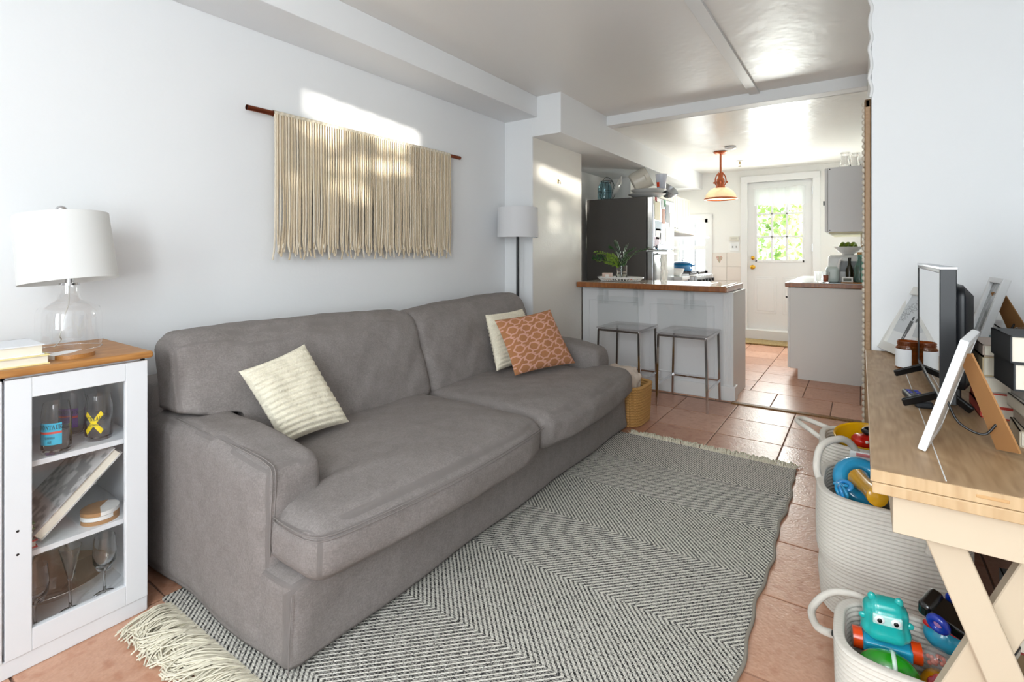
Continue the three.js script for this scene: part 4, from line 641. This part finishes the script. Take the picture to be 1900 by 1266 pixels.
// ---------- kitchen ----------
{
  const FX0 = -2.55, FX1 = -1.862, FXD = -1.785, FZ = -5.2, FB = -5.92, H = 1.775;
  const t = thing('refrigerator', 'dark grey sided stainless refrigerator covered with notes', 'refrigerator', [0, 0, 0]); const side = std(0x55524f, 0.5);
  mesh('body', bx(FX0, FX1, 0.03, H, FZ, FB, 0.008), side, t); mesh('kick_plate', bx(FX0, FX1 - 0.02, 0, 0.05, FZ - 0.01, FB + 0.01), black, t);
  for (const [a, b] of [[0.06, 1.20], [1.215, H]]) { const d = mesh('door', bx(FX1 + 0.008, FXD, a, b, FZ, FB, 0.012), steel, t); mesh('gasket', bx(FX1, FX1 + 0.009, a + 0.01, b - 0.01, FZ - 0.006, FB + 0.006), black, d); mesh('handle', a < 1 ? bar([FXD + 0.035, 1.17, FZ - 0.02], [FXD + 0.035, 1.17, FB + 0.06], 0.022, 0.022, 0.006) : bar([FXD + 0.035, 1.245, FZ - 0.02], [FXD + 0.035, 1.245, FB + 0.06], 0.022, 0.022, 0.006), metal(0x8f9498, 0.2), d); }
  const notes = [[0.0, 1.53, 0.17, 0.2, 0xe3d9b8, 'tan paper note'], [0.02, 1.42, 0.2, 0.1, 0xb9cbe0, 'pale blue card'], [0.03, 1.33, 0.16, 0.11, 0xeceff2, 'white photo print'], [0.0, 1.25, 0.14, 0.1, 0xc9b2c4, 'pinkish photo print'], [0.17, 1.27, 0.14, 0.13, 0xdcdff0, 'lilac photo print'], [0.24, 1.5, 0.1, 0.16, 0xb06a4a, 'russet photo print'], [0.37, 1.52, 0.12, 0.2, 0x9a9fa6, 'grey photo print'], [0.36, 1.3, 0.14, 0.17, 0xf0f2f4, 'white paper sheet'], [0.5, 1.42, 0.13, 0.22, 0xd8dbe0, 'pale paper sheet'], [0.22, 1.66, 0.1, 0.09, 0xd9dfe2, 'small white card'], [0.02, 1.72, 0.05, 0.05, 0xb3202c, 'red paper tag'], [0.3, 1.69, 0.06, 0.07, 0x35b070, 'green paper tag']];
  for (const [dz, y, w, h, c, n] of notes) solo('fridge_note', bx(FXD + 0.0005, FXD + 0.004, y, y + h, FZ - 0.04 - dz, FZ - 0.04 - dz - w).rotateX(0), std(c, 0.6), `${n} held on the refrigerator door`, 'note');
  solo('fridge_magnet', ellip(0.006, 0.03, 0.035, FXD + 0.008, 1.24, FZ - 0.12), gloss(0x1f7fb8), 'blue plastic gecko shaped magnet below the photo prints', 'magnet');
  const tw = thing('dish_towel', 'pale dish towel hanging from the refrigerator handle', 'towel', [FXD + 0.064, 0, FZ - 0.15]); mesh('cloth', soft(-0.006, 0.006, 0.86, 1.17, -0.1, 0.1, { r: 0.005, wr: 0.006, wf: 26, seg: [4, 20, 20] }), std(0xe3e6e2, 0.9), tw);
}
// on the refrigerator
const FT = 1.775;
{
  const t = thing('wire_basket', 'black wire egg basket on the refrigerator', 'basket', [-2.44, FT, -5.51]); const wm = std(0x17181a, 0.5);
  const ring = (r, y) => tube(Array.from({ length: 12 }, (_, i) => [Math.cos(i * 0.5236) * r, y, Math.sin(i * 0.5236) * r]), 0.0035, 40, 6, true);
  mesh('ring', ring(0.055, 0.004), wm, t); mesh('ring', ring(0.1, 0.12), wm, t); mesh('ring', ring(0.07, 0.24), wm, t);
  for (let i = 0; i < 8; i++) { const a = i * 0.7854, b = a + 0.25; mesh('wire', tube([[Math.cos(a) * 0.055, 0.004, Math.sin(a) * 0.055], [Math.cos(b) * 0.1, 0.12, Math.sin(b) * 0.1], [Math.cos(a + 0.1) * 0.07, 0.24, Math.sin(a + 0.1) * 0.07]], 0.003, 20, 6), wm, t); }
  mesh('bail_handle', tube([[-0.07, 0.24, 0], [0, 0.29, 0], [0.07, 0.24, 0]], 0.003, 20, 6), wm, t);
}
{ const t = thing('glass_jar', 'big clear glass jar beside the wire basket', 'jar', [-2.375, FT, -5.3]); mesh('jar', lathe([[0, 0], [0.075, 0], [0.08, 0.02], [0.08, 0.14], [0.06, 0.18], [0.045, 0.2], [0.048, 0.21], [0.043, 0.21], [0.056, 0.18], [0.076, 0.14], [0.076, 0.022], [0, 0.01]], 36), phys(0xdfeef2, 0.03, { transmission: 1, thickness: 0 }), t); }
{ const t = thing('serving_dish', 'white oval dish leaning against the big pot', 'dish', [-2.21, FT + 0.135, -5.33]); t.rotation.set(0, 0.3, 1.15); mesh('dish', lathe([[0, 0], [0.06, 0], [0.125, 0.03], [0.127, 0.034], [0.058, 0.008], [0, 0.008]], 40).scale(1, 1, 0.85), whiteCeramic, t); }
for (const [y, r, l] of [[0, 0.2, 'wide white oval platter lying on the refrigerator'], [0.045, 0.19, 'second white platter stacked on the wide one']]) { const t = thing('platter', l, 'platter', [-1.93 + y * 0.4, FT + y, -5.42]); mesh('dish', lathe([[0, 0], [r * 0.55, 0], [r * 0.75, 0.02], [r, 0.042], [r, 0.047], [r * 0.74, 0.026], [r * 0.54, 0.006], [0, 0.006]], 44), whiteCeramic, t); }
{ const t = thing('stock_pot', 'large cream enamel pot lying on its side on the platters', 'pot', [-2.01, FT + 0.205, -5.42]); t.rotation.set(0.0, 0.35, -1.1);
  mesh('pot', lathe([[0, -0.09], [0.1, -0.09], [0.112, -0.075], [0.118, 0.1], [0.124, 0.105], [0.114, 0.105], [0.108, -0.07], [0, -0.08]], 44), phys(0xe5ded0, 0.3, { side: THREE.DoubleSide }), t); mesh('inner_base', cyl(0.107, 0.107, 0.004, 0, -0.082, 0), std(0xc7ab7c, 0.6), t); for (const s of [-1, 1]) mesh('handle', tube([[s * 0.04, 0.06, 0.114], [s * 0.02, 0.06, 0.14], [-s * 0.02, 0.06, 0.14]].map(([a, b, c]) => [a, b, c * s]), 0.007, 16, 8), phys(0xe5ded0, 0.3), t); }
{ const t = thing('plastic_tub', 'clear plastic tub with an orange sticker on the platters', 'tub', [-1.785, FT + 0.095, -5.46]); mesh('tub', lathe([[0, 0], [0.045, 0], [0.062, 0.16], [0.065, 0.163], [0.06, 0.16], [0.043, 0.004], [0, 0.004]], 36), phys(0xeef0f6, 0.25, { transmission: 0.7, thickness: 0 }), t); mesh('sticker', new THREE.CylinderGeometry(0.0535, 0.0485, 0.05, 16, 1, true, -0.9, 0.8).translate(0, 0.05, 0), std(0xe8481a, 0.5, { side: THREE.DoubleSide }), t); }
{ const t = thing('metal_bowl', 'stainless mixing bowl tipped at the refrigerator edge', 'bowl', [-1.80, FT + 0.1, -5.72]); t.rotation.set(0.3, 0, -0.7); mesh('bowl', lathe([[0, -0.06], [0.05, -0.058], [0.09, -0.02], [0.11, 0.04], [0.115, 0.042], [0.108, 0.04], [0.087, -0.018], [0.048, -0.054], [0, -0.056]], 40), steel, t); }
// left wall cabinet, hood, stove, pots
{
  const t = thing('wall_cabinet', 'cream wall cabinet above the stove', 'cabinet', [-2.33, 1.47, -6.72]); const cm = std(0xe8e3d6, 0.45);
  mesh('body', bx(0, 0.3, 0, 0.47, -0.68, 0.68, 0.003), cm, t); for (const z of [-0.34, 0.34]) { const d = mesh('door', bx(0.3, 0.32, 0.005, 0.465, z - 0.335, z + 0.335, 0.004), cm, t); for (let i = 0; i < 5; i++) mesh('bead_line', bx(0.32, 0.323, 0.03, 0.44, z - 0.26 + 0.13 * i - 0.004, z - 0.26 + 0.13 * i + 0.004), cm, d); mesh('knob', ellip(0.012, 0.01, 0.01, 0.33, 0.04, z + (z > 0 ? -0.29 : 0.29)), steel, d); }
  const h = thing('range_hood', 'slim white range hood under the wall cabinet', 'hood', [-2.33, 1.38, -6.62]); mesh('canopy', uvM(prism([[0, 0], [0.68, 0], [0.68, 0.02], [0.3, 0.088], [0, 0.088]], 0.76, 0.003)), whitePlastic, h); mesh('control', bx(0.4, 0.5, 0.0, 0.005, -0.1, 0.1).translate(0, -0.003, 0), steel, h);
}
{
  const t = thing('stove', 'stainless gas stove with rolled front handle under the kitchen window', 'stove', [-2.28, 0, -6.62]);
  mesh('body', bx(0, 0.64, 0, 0.9, -0.38, 0.38, 0.005), steel, t); mesh('cooktop', bx(0, 0.66, 0.9, 0.915, -0.38, 0.38, 0.004), std(0xd6d8da, 0.3), t);
  for (const z of [-0.19, 0.19]) mesh('grate', [bx(0.08, 0.58, 0.93, 0.942, z - 0.005, z + 0.005), bx(0.2, 0.212, 0.93, 0.942, z - 0.16, z + 0.16), bx(0.45, 0.462, 0.93, 0.942, z - 0.16, z + 0.16), bx(0.08, 0.092, 0.915, 0.942, z - 0.16, z + 0.16), bx(0.57, 0.582, 0.915, 0.942, z - 0.16, z + 0.16), bx(0.08, 0.58, 0.93, 0.942, z - 0.16, z - 0.15), bx(0.08, 0.58, 0.93, 0.942, z + 0.15, z + 0.16)], black, t);
  mesh('control_panel', bx(0.64, 0.67, 0.78, 0.9, -0.38, 0.38, 0.006), steel, t); for (let i = 0; i < 5; i++) mesh('control_knob', new THREE.CylinderGeometry(0.02, 0.022, 0.035, 20).rotateZ(Math.PI / 2).translate(0.69, 0.845, -0.3 + 0.15 * i), blackPlastic, t);
  mesh('oven_handle', bar([0.70, 0.72, -0.34], [0.70, 0.72, 0.34], 0.025, 0.025, 0.01), steel, t);
  const p = thing('dutch_oven', 'blue enamel pot on the stove', 'pot', [-1.93, 0.942, -6.75]); mesh('pot', lathe([[0, 0], [0.11, 0], [0.125, 0.02], [0.125, 0.1], [0, 0.1]], 40), phys(0x1c6fa8, 0.2, { clearcoat: 0.6 }), p); const l = mesh('lid', lathe([[0.128, 0.1], [0.128, 0.112], [0.09, 0.128], [0, 0.134]], 40), phys(0x1d5f92, 0.2, { clearcoat: 0.6 }), p); mesh('knob', ellip(0.015, 0.014, 0.015, 0, 0.148, 0), steel, l); for (const s of [-1, 1]) mesh('handle', tube([[s * 0.12, 0.08, -0.03], [s * 0.155, 0.085, 0], [s * 0.12, 0.08, 0.03]], 0.008, 16, 8), phys(0x1c6fa8, 0.2), p);
}
{ // drawers beside the stove with a white bowl and a jar
  const t = thing('base_cabinet', 'narrow white counter between refrigerator and stove', 'cabinet', [-2.33, 0, -6.08]); mesh('body', bx(0, 0.62, 0, 0.87, -0.15, 0.15, 0.003), whiteLacquer, t); mesh('worktop', bx(0, 0.64, 0.87, 0.905, -0.155, 0.155, 0.004), std(0xdfe2e2, 0.25), t);
  const b = thing('white_bowl', 'white bowl on the narrow counter before the stove', 'bowl', [-1.82, 0.905, -6.1]); mesh('bowl', lathe([[0, 0], [0.05, 0], [0.085, 0.045], [0.1, 0.09], [0.097, 0.09], [0.082, 0.047], [0.048, 0.006], [0, 0.006]], 36), whiteCeramic, b);
}
// pendant lamp
{
  const t = thing('pendant_lamp', 'copper pendant lamp with cream glass dome shade', 'lamp', [-1.32, 0, -6.12]);
  mesh('canopy', lathe([[0, 2.334], [0.075, 2.334], [0.078, 2.325], [0.05, 2.308], [0.014, 2.3], [0, 2.3]], 32), copper, t); mesh('stem', cyl(0.011, 0.011, 0.24, 0, 2.065, 0, 14), copper, t);
  mesh('socket_cup', lathe([[0, 2.1], [0.02, 2.095], [0.03, 2.07], [0.026, 2.04], [0.042, 2.02], [0.046, 1.985], [0.04, 1.965], [0.05, 1.935], [0.056, 1.92], [0, 1.92]], 32), copper, t);
  for (const s of [-1, 1]) mesh('yoke_arm', tube([[s * 0.018, 2.10, 0], [s * 0.05, 2.05, 0], [s * 0.058, 1.99, 0], [s * 0.045, 1.95, 0]], 0.007, 20, 8), copper, t);
  for (const s of [-1, 1]) mesh('wing_nut', ellip(0.013, 0.012, 0.008, s * 0.068, 1.985, 0), copper, t);
  mesh('shade', lathe([[0.05, 1.925], [0.09, 1.915], [0.13, 1.885], [0.16, 1.84], [0.168, 1.80], [0.164, 1.80], [0.156, 1.84], [0.127, 1.881], [0.088, 1.91], [0.05, 1.92]], 48), phys(0xf4efe0, 0.25, { transmission: 0.35, thickness: 0, side: THREE.DoubleSide }), t);
  mesh('rim', new THREE.TorusGeometry(0.17, 0.009, 10, 60).rotateX(Math.PI / 2).translate(0, 1.797, 0), copper, t);
  mesh('bulb', ellip(0.03, 0.035, 0.03, 0, 1.86, 0), std(0xfff4e0, 0.5, { emissive: C(0xffe8c4), emissiveIntensity: 1.2 }), t);
  const l = new THREE.PointLight(C(0xffe2bb), 0.35, 0, 2); l.position.set(-1.32, 1.86, -6.12); l.castShadow = true; scene.add(l);
}
solo('smoke_detector', lathe([[0, 2.334], [0.06, 2.334], [0.062, 2.318], [0.045, 2.304], [0, 2.302]], 32).translate(-1.17, 0, -5.9), whitePlastic, 'round white smoke detector on the kitchen ceiling', 'smoke detector');
{ const t = thing('sprinkler', 'small brass fire sprinkler on the kitchen ceiling', 'sprinkler', [-1.25, 0, -6.85]); mesh('plate', lathe([[0, 2.334], [0.04, 2.334], [0.036, 2.326], [0, 2.324]], 24), whitePlastic, t); mesh('head', [cyl(0.009, 0.009, 0.03, 0, 2.296, 0, 12), bar([-0.012, 2.296, 0], [-0.003, 2.265, 0], 0.004), bar([0.012, 2.296, 0], [0.003, 2.265, 0], 0.004), cyl(0.018, 0.018, 0.003, 0, 2.262, 0, 16)], metal(0x9a8450, 0.35), t); }
// tray with plant, candle box, little dishes on the bar
{
  const t = thing('oval_tray', 'white oval tray with pierced rim on the bar', 'tray', [-1.86, 0.917, -4.5]);
  mesh('base', lathe([[0, 0], [0.15, 0], [0.15, 0.006], [0, 0.006]], 48).scale(1.2, 1, 0.8), whiteCeramic, t);
  for (let i = 0; i < 44; i++) { const a = i / 44 * 6.2832; mesh('rim_slat', bar([Math.cos(a) * 0.18, 0.004, Math.sin(a) * 0.12], [Math.cos(a) * 0.215, 0.032, Math.sin(a) * 0.148], 0.006, 0.006, 0.001), whiteCeramic, t); }
  mesh('rim', new THREE.TorusGeometry(0.18, 0.006, 8, 72).rotateX(Math.PI / 2).scale(1.2, 1, 0.83).translate(0, 0.034, 0), whiteCeramic, t);
  const v = thing('plant_vase', 'glass vase of leafy green stems on the oval tray', 'plant', [-1.845, 0.924, -4.5]);
  mesh('vase', lathe([[0, 0], [0.05, 0], [0.052, 0.005], [0.05, 0.14], [0.047, 0.14], [0.047, 0.012], [0, 0.012]], 36), clear, v); mesh('water', cyl(0.046, 0.046, 0.05, 0, 0.012, 0), phys(0xeaf2ee, 0.02, { transmission: 1, thickness: 0.02, ior: 1.33 }), v);
  const greens = [0x1f5a1c, 0x2a6a22, 0x7c9c30, 0x1c4c18, 0x387a28].map(c => phys(c, 0.45, { transmission: 0.15, thickness: 0, side: THREE.DoubleSide }));
  const stems = [[-0.26, 0.16, 0.02, 2], [-0.22, 0.06, 0.06, 2], [-0.14, 0.22, -0.04, 1], [-0.05, 0.27, 0.03, 3], [0.04, 0.23, -0.03, 0], [0.13, 0.19, 0.04, 1], [0.24, 0.19, 0.0, 4], [0.16, 0.13, 0.08, 3], [-0.1, 0.12, 0.09, 2], [-0.3, 0.10, -0.03, 0]];
  for (const [dx, dy, dz, g] of stems) {
    const cv = new THREE.CatmullRomCurve3([V(0, 0.02, 0), V(dx * 0.1, 0.13, dz * 0.3), V(dx * 0.5, 0.14 + dy * 0.6, dz * 0.7), V(dx, 0.13 + dy * 0.85, dz)]); const st = mesh('stem', new THREE.TubeGeometry(cv, 20, 0.0022, 6), greens[3], v); const lv = [];
    for (let i = 0; i < 22; i++) { const q = 0.32 + 0.68 * i / 21, p = cv.getPoint(q), tn = cv.getTangent(q), s = i % 2 ? 1 : -1; const L = 0.048 * (1.15 - 0.45 * q); const lf = new THREE.SphereGeometry(1, 6, 4).scale(L * 0.5, 0.0015, L * 0.26).translate(L * 0.5, 0, 0); lf.rotateY(s * 0.9 + rr(-0.2, 0.2)); lf.rotateZ(rr(-0.3, 0.5)); lf.applyQuaternion(new THREE.Quaternion().setFromUnitVectors(V(1, 0, 0), tn)); lf.translate(p.x, p.y, p.z); lv.push(lf); }
    for (const g2 of lv) mesh('leaf', g2, greens[g], st);
  }
  const c = thing('candle_box', 'pink square candle box with white label on the tray', 'candle', [-1.97, 0.924, -4.46], 0.1); mesh('box', new RoundedBoxGeometry(0.085, 0.07, 0.06, 2, 0.004).translate(0, 0.035, 0), std(0xdcc0b2, 0.6), c); mesh('label', bx(-0.01, 0.022, 0.015, 0.055, 0.0301, 0.0312), std(0xf3efe8, 0.6), c);
  const d = thing('trinket_dish', 'small patterned dish beside the plant vase on the tray', 'dish', [-1.735, 0.924, -4.5], 0.3); mesh('dish', soft(-0.035, 0.035, 0, 0.035, -0.03, 0.03, { r: 0.012, wr: 0.002, seg: [10, 6, 10] }), std(0xe9ddce, 0.4), d); mesh('pattern', bx(-0.02, 0.0, 0.008, 0.024, 0.0305, 0.032), std(0xc85a40, 0.5), d);
}
// right-hand kitchen counter and what stands on it
{
  const t = thing('kitchen_cabinet', 'white base cabinet with wood edged worktop by the kitchen door', 'cabinet', [0, 0, 0]); const wm = std(0xe6e5e2, 0.5);
  mesh('body', bx(-0.555, 0.036, 0.095, 0.856, -5.45, -7.1, 0.003), wm, t); mesh('side_panel', bx(-0.49, 0.036, 0, 0.856, -5.447, -5.46), wm, t); mesh('toe_kick', bx(-0.47, 0.036, 0, 0.1, -5.46, -7.1), std(0x9a6a44, 0.7), t);
  mesh('door_edge', bx(-0.575, -0.556, 0.1, 0.85, -5.452, -7.08, 0.003), trimMat, t); mesh('knob', ellip(0.012, 0.01, 0.01, -0.586, 0.76, -5.5), black, t);
  mesh('worktop', bx(-0.595, 0.036, 0.86, 0.9, -5.43, -7.11, 0.006), barWood, t); mesh('worktop_surface', bx(-0.575, 0.03, 0.9, 0.904, -5.45, -7.1), phys(0xd2dade, 0.15), t);
  const u = thing('wall_cabinet', 'white wall cabinet above the right hand counter', 'cabinet', [0, 0, 0]); mesh('body', bx(-0.25, 0.036, 1.37, 1.955, -5.45, -6.6, 0.004), std(0xeff0f2, 0.5), u); mesh('door_edge', bx(-0.275, -0.252, 1.372, 1.95, -5.452, -6.59, 0.004), trimMat, u); mesh('handle', bar([-0.285, 1.62, -5.53], [-0.285, 1.66, -5.53], 0.012), black, u); for (const [x, y] of [[-0.235, 1.94], [-0.235, 1.385], [0.02, 1.385], [0.02, 1.93]]) mesh('screw', cyl(0.005, 0.005, 0.002, 0, 0, 0, 10).rotateX(Math.PI / 2).translate(x, y, -5.449), std(0x4a453c, 0.5), u);
  mesh('bottom_rail', bx(-0.24, 0.03, 1.355, 1.37, -5.47, -6.58), std(0xd9d2b0, 0.5), u);
  for (const [x, z, l] of [[-0.12, -5.58, 'cut glass vase on the wall cabinet'], [-0.045, -5.66, 'second cut glass vase on the wall cabinet']]) { const g = thing('cut_glass_vase', l, 'vase', [x, 1.955, z]); mesh('vase', lathe([[0, 0], [0.05, 0], [0.042, 0.04], [0.03, 0.09], [0.034, 0.13], [0.04, 0.145], [0.036, 0.145], [0.027, 0.09], [0.038, 0.04], [0.045, 0.008], [0, 0.008]], 14), solid, g); }
  const m = thing('bread_maker', 'white countertop appliance under the fruit bowl', 'appliance', [-0.13, 0.904, -5.78]); mesh('body', soft(-0.13, 0.13, 0, 0.255, -0.11, 0.11, { r: 0.025, wr: 0, seg: [10, 10, 10] }), whitePlastic, m); mesh('panel', bx(-0.03, 0.1, 0.10, 0.2, 0.109, 0.114, 0.002), std(0x8b9094, 0.4), m);
  const k = thing('electric_kettle', 'pale green kettle with looped handle beside the glasses', 'kettle', [-0.215, 0.904, -5.61]); mesh('body', soft(-0.06, 0.05, 0, 0.15, -0.05, 0.05, { r: 0.03, wr: 0, seg: [10, 10, 10] }), phys(0xccd9d6, 0.3), k); mesh('handle', tube([[0.03, 0.03, 0.03], [0.045, 0.16, 0.03], [0.06, 0.215, 0.03], [0.08, 0.21, 0.03]], 0.009, 24, 8), whitePlastic, k);
  const b = thing('fruit_bowl', 'white bowl of green fruit on the white appliance', 'bowl', [-0.1, 1.159, -5.75]); mesh('bowl', lathe([[0, 0], [0.045, 0], [0.05, 0.012], [0.09, 0.04], [0.118, 0.08], [0.115, 0.08], [0.087, 0.043], [0.045, 0.016], [0, 0.014]], 40), whiteCeramic, b);
  for (const [dx, dz, ry, l] of [[-0.042, 0, 1.3, 'green banana lying lengthwise in the white bowl'], [0.0, 0, 1.3, 'green banana in the middle of the three'], [0.042, 0, 1.3, 'green banana curling over the bowl rim']]) { const f = thing('banana', l, 'fruit', [-0.1 + dx, 1.235, -5.75 + dz], ry, 'fruit in the white bowl'); mesh('peel', tube([[-0.06, 0.0, 0], [-0.02, 0.03, 0], [0.025, 0.028, 0], [0.06, 0.005, 0]], 0.0165, 20, 10), phys(0x7f9a2c, 0.4), f); mesh('tip', ellip(0.008, 0.006, 0.006, 0.066, 0.002, 0), std(0x5a4a20, 0.7), f); }
  solo('hanging_spoon', [bar([0.0, 1.355, -5.56], [0.0, 1.25, -5.56], 0.008), ellip(0.03, 0.012, 0.012, 0.03, 1.24, -5.56).rotateZ(0)], std(0xa8844a, 0.5), 'wooden spoon hanging under the wall cabinet', 'spoon');
  const bottle = (x, z, h, r, c, cap, l) => { const g = thing('bottle', l, 'bottle', [x, 0.9165, z]); mesh('glass', lathe([[0, 0], [r * 0.95, 0], [r, 0.006], [r, h * 0.5], [r * 0.4, h * 0.72], [r * 0.36, h * 0.93], [0, h * 0.93]], 28), c, g); mesh('cap', cyl(r * 0.42, r * 0.42, h * 0.08, 0, h * 0.92, 0, 16), cap, g); return g; };
  bottle(-0.01, -5.53, 0.27, 0.045, phys(0x9cc4bd, 0.05, { transmission: 0.8, thickness: 0 }), std(0xc79a62, 0.7), 'sea green glass bottle with cork on the wooden board');
  bottle(-0.088, -5.592, 0.22, 0.03, phys(0x2a2412, 0.1), std(0x14140f, 0.4), 'dark oil bottle with black cap');
  bottle(-0.03, -5.618, 0.15, 0.028, phys(0xb0632f, 0.2), std(0xd2c05a, 0.4), 'small amber sauce bottle behind the kettle');
  const cr = thing('caddy', 'small white caddy before the bottles on a wooden board', 'caddy', [-0.102, 0.917, -5.5]); mesh('box', new RoundedBoxGeometry(0.085, 0.045, 0.05, 2, 0.004).translate(0, 0.0225, 0), whitePlastic, cr); mesh('label', bx(-0.03, 0.03, 0.01, 0.035, 0.0251, 0.026), std(0x6a7068, 0.5), cr);
  solo('cutting_board', bx(-0.15, 0.035, 0.904, 0.916, -5.455, -5.65, 0.004), std(0xffffff, 0.5, { map: oak.map }), 'wooden board under the bottles on the counter', 'board');
  for (const [x, z, l] of [[-0.335, -5.62, 'empty clear water glass beside the orange drink'], [-0.27, -5.51, 'clear mug glass with an orange drink']]) { const g = thing('drinking_glass', l, 'glass', [x, 0.904, z]); mesh('tumbler', lathe([[0, 0], [0.028, 0], [0.033, 0.1], [0.031, 0.1], [0.026, 0.008], [0, 0.008]], 30), clear, g); if (x > -0.3) mesh('drink', cyl(0.02, 0.022, 0.06, 0, 0.01, 0), phys(0xc86a3c, 0.1, { transmission: 0.5, thickness: 0 }), g); }
}
// door curtain, mat, switches, coat hook
{ const g = new THREE.BoxGeometry(0.6, 0.24, 0.012, 60, 12, 1).translate(0, -0.12, 0), p = g.attributes.position; for (let i = 0; i < p.count; i++) { const x = p.getX(i), y = p.getY(i); p.setZ(i, p.getZ(i) + 0.008 * Math.sin(x * 62)); p.setY(i, y + (y < -0.2 ? 0.008 * Math.sin(x * 21) : 0)); } g.computeVertexNormals();
  const t = thing('door_curtain', 'sheer white valance curtain over the kitchen door glass', 'curtain', [-0.91, 2.07, -7.655]); mesh('cloth', g, phys(0xf6f7f7, 0.95, { transmission: 0.45, thickness: 0 }), t); mesh('rod', new THREE.CylinderGeometry(0.005, 0.005, 0.63, 10).rotateZ(Math.PI / 2), whitePlastic, t); }
solo('door_mat', bx(-1.36, -0.55, 0.001, 0.022, -7.18, -7.55, 0.008), std(0xffffff, 0.95, { map: tex(128, 128, (u, v) => { const k = N128(u * 128, v * 128) * 60; return [120 + k, 98 + k, 62 + k * 0.8]; }) }), 'tan coir mat before the kitchen door', 'mat');
{ const t = thing('light_switch', 'white double light switch plate beside the door', 'switch', [-1.47, 1.27, BACK]); mesh('plate', new RoundedBoxGeometry(0.115, 0.115, 0.008, 2, 0.003).translate(0, 0, 0.004), whitePlastic, t); for (const s of [-1, 1]) mesh('toggle', new RoundedBoxGeometry(0.012, 0.026, 0.016, 1, 0.003).translate(s * 0.024, 0, 0.012), std(0x9a9a98, 0.4), t); }
{ const t = thing('wall_intercom', 'flat beige box above the light switch', 'thermostat', [-1.47, 1.385, BACK]); mesh('box', new RoundedBoxGeometry(0.12, 0.06, 0.02, 2, 0.004).translate(0, 0, 0.01), std(0xd9d5c8, 0.5), t); mesh('slot', bx(-0.04, 0.04, -0.004, 0.004, 0.0201, 0.021), std(0xb9b5a8, 0.5), t); }
{ const t = thing('wall_hook', 'tiny dark hook on the cream wall stub', 'hook', [-2.1665, 1.8, -3.86]); mesh('hook', [bx(0, 0.004, -0.02, 0.02, -0.008, 0.008), tube([[0.004, 0.01, 0], [0.02, 0.0, 0], [0.022, -0.012, 0], [0.014, -0.016, 0]], 0.003, 14, 6)], metal(0x8a7a4a, 0.4), t); }
renderer.render(scene, camera);
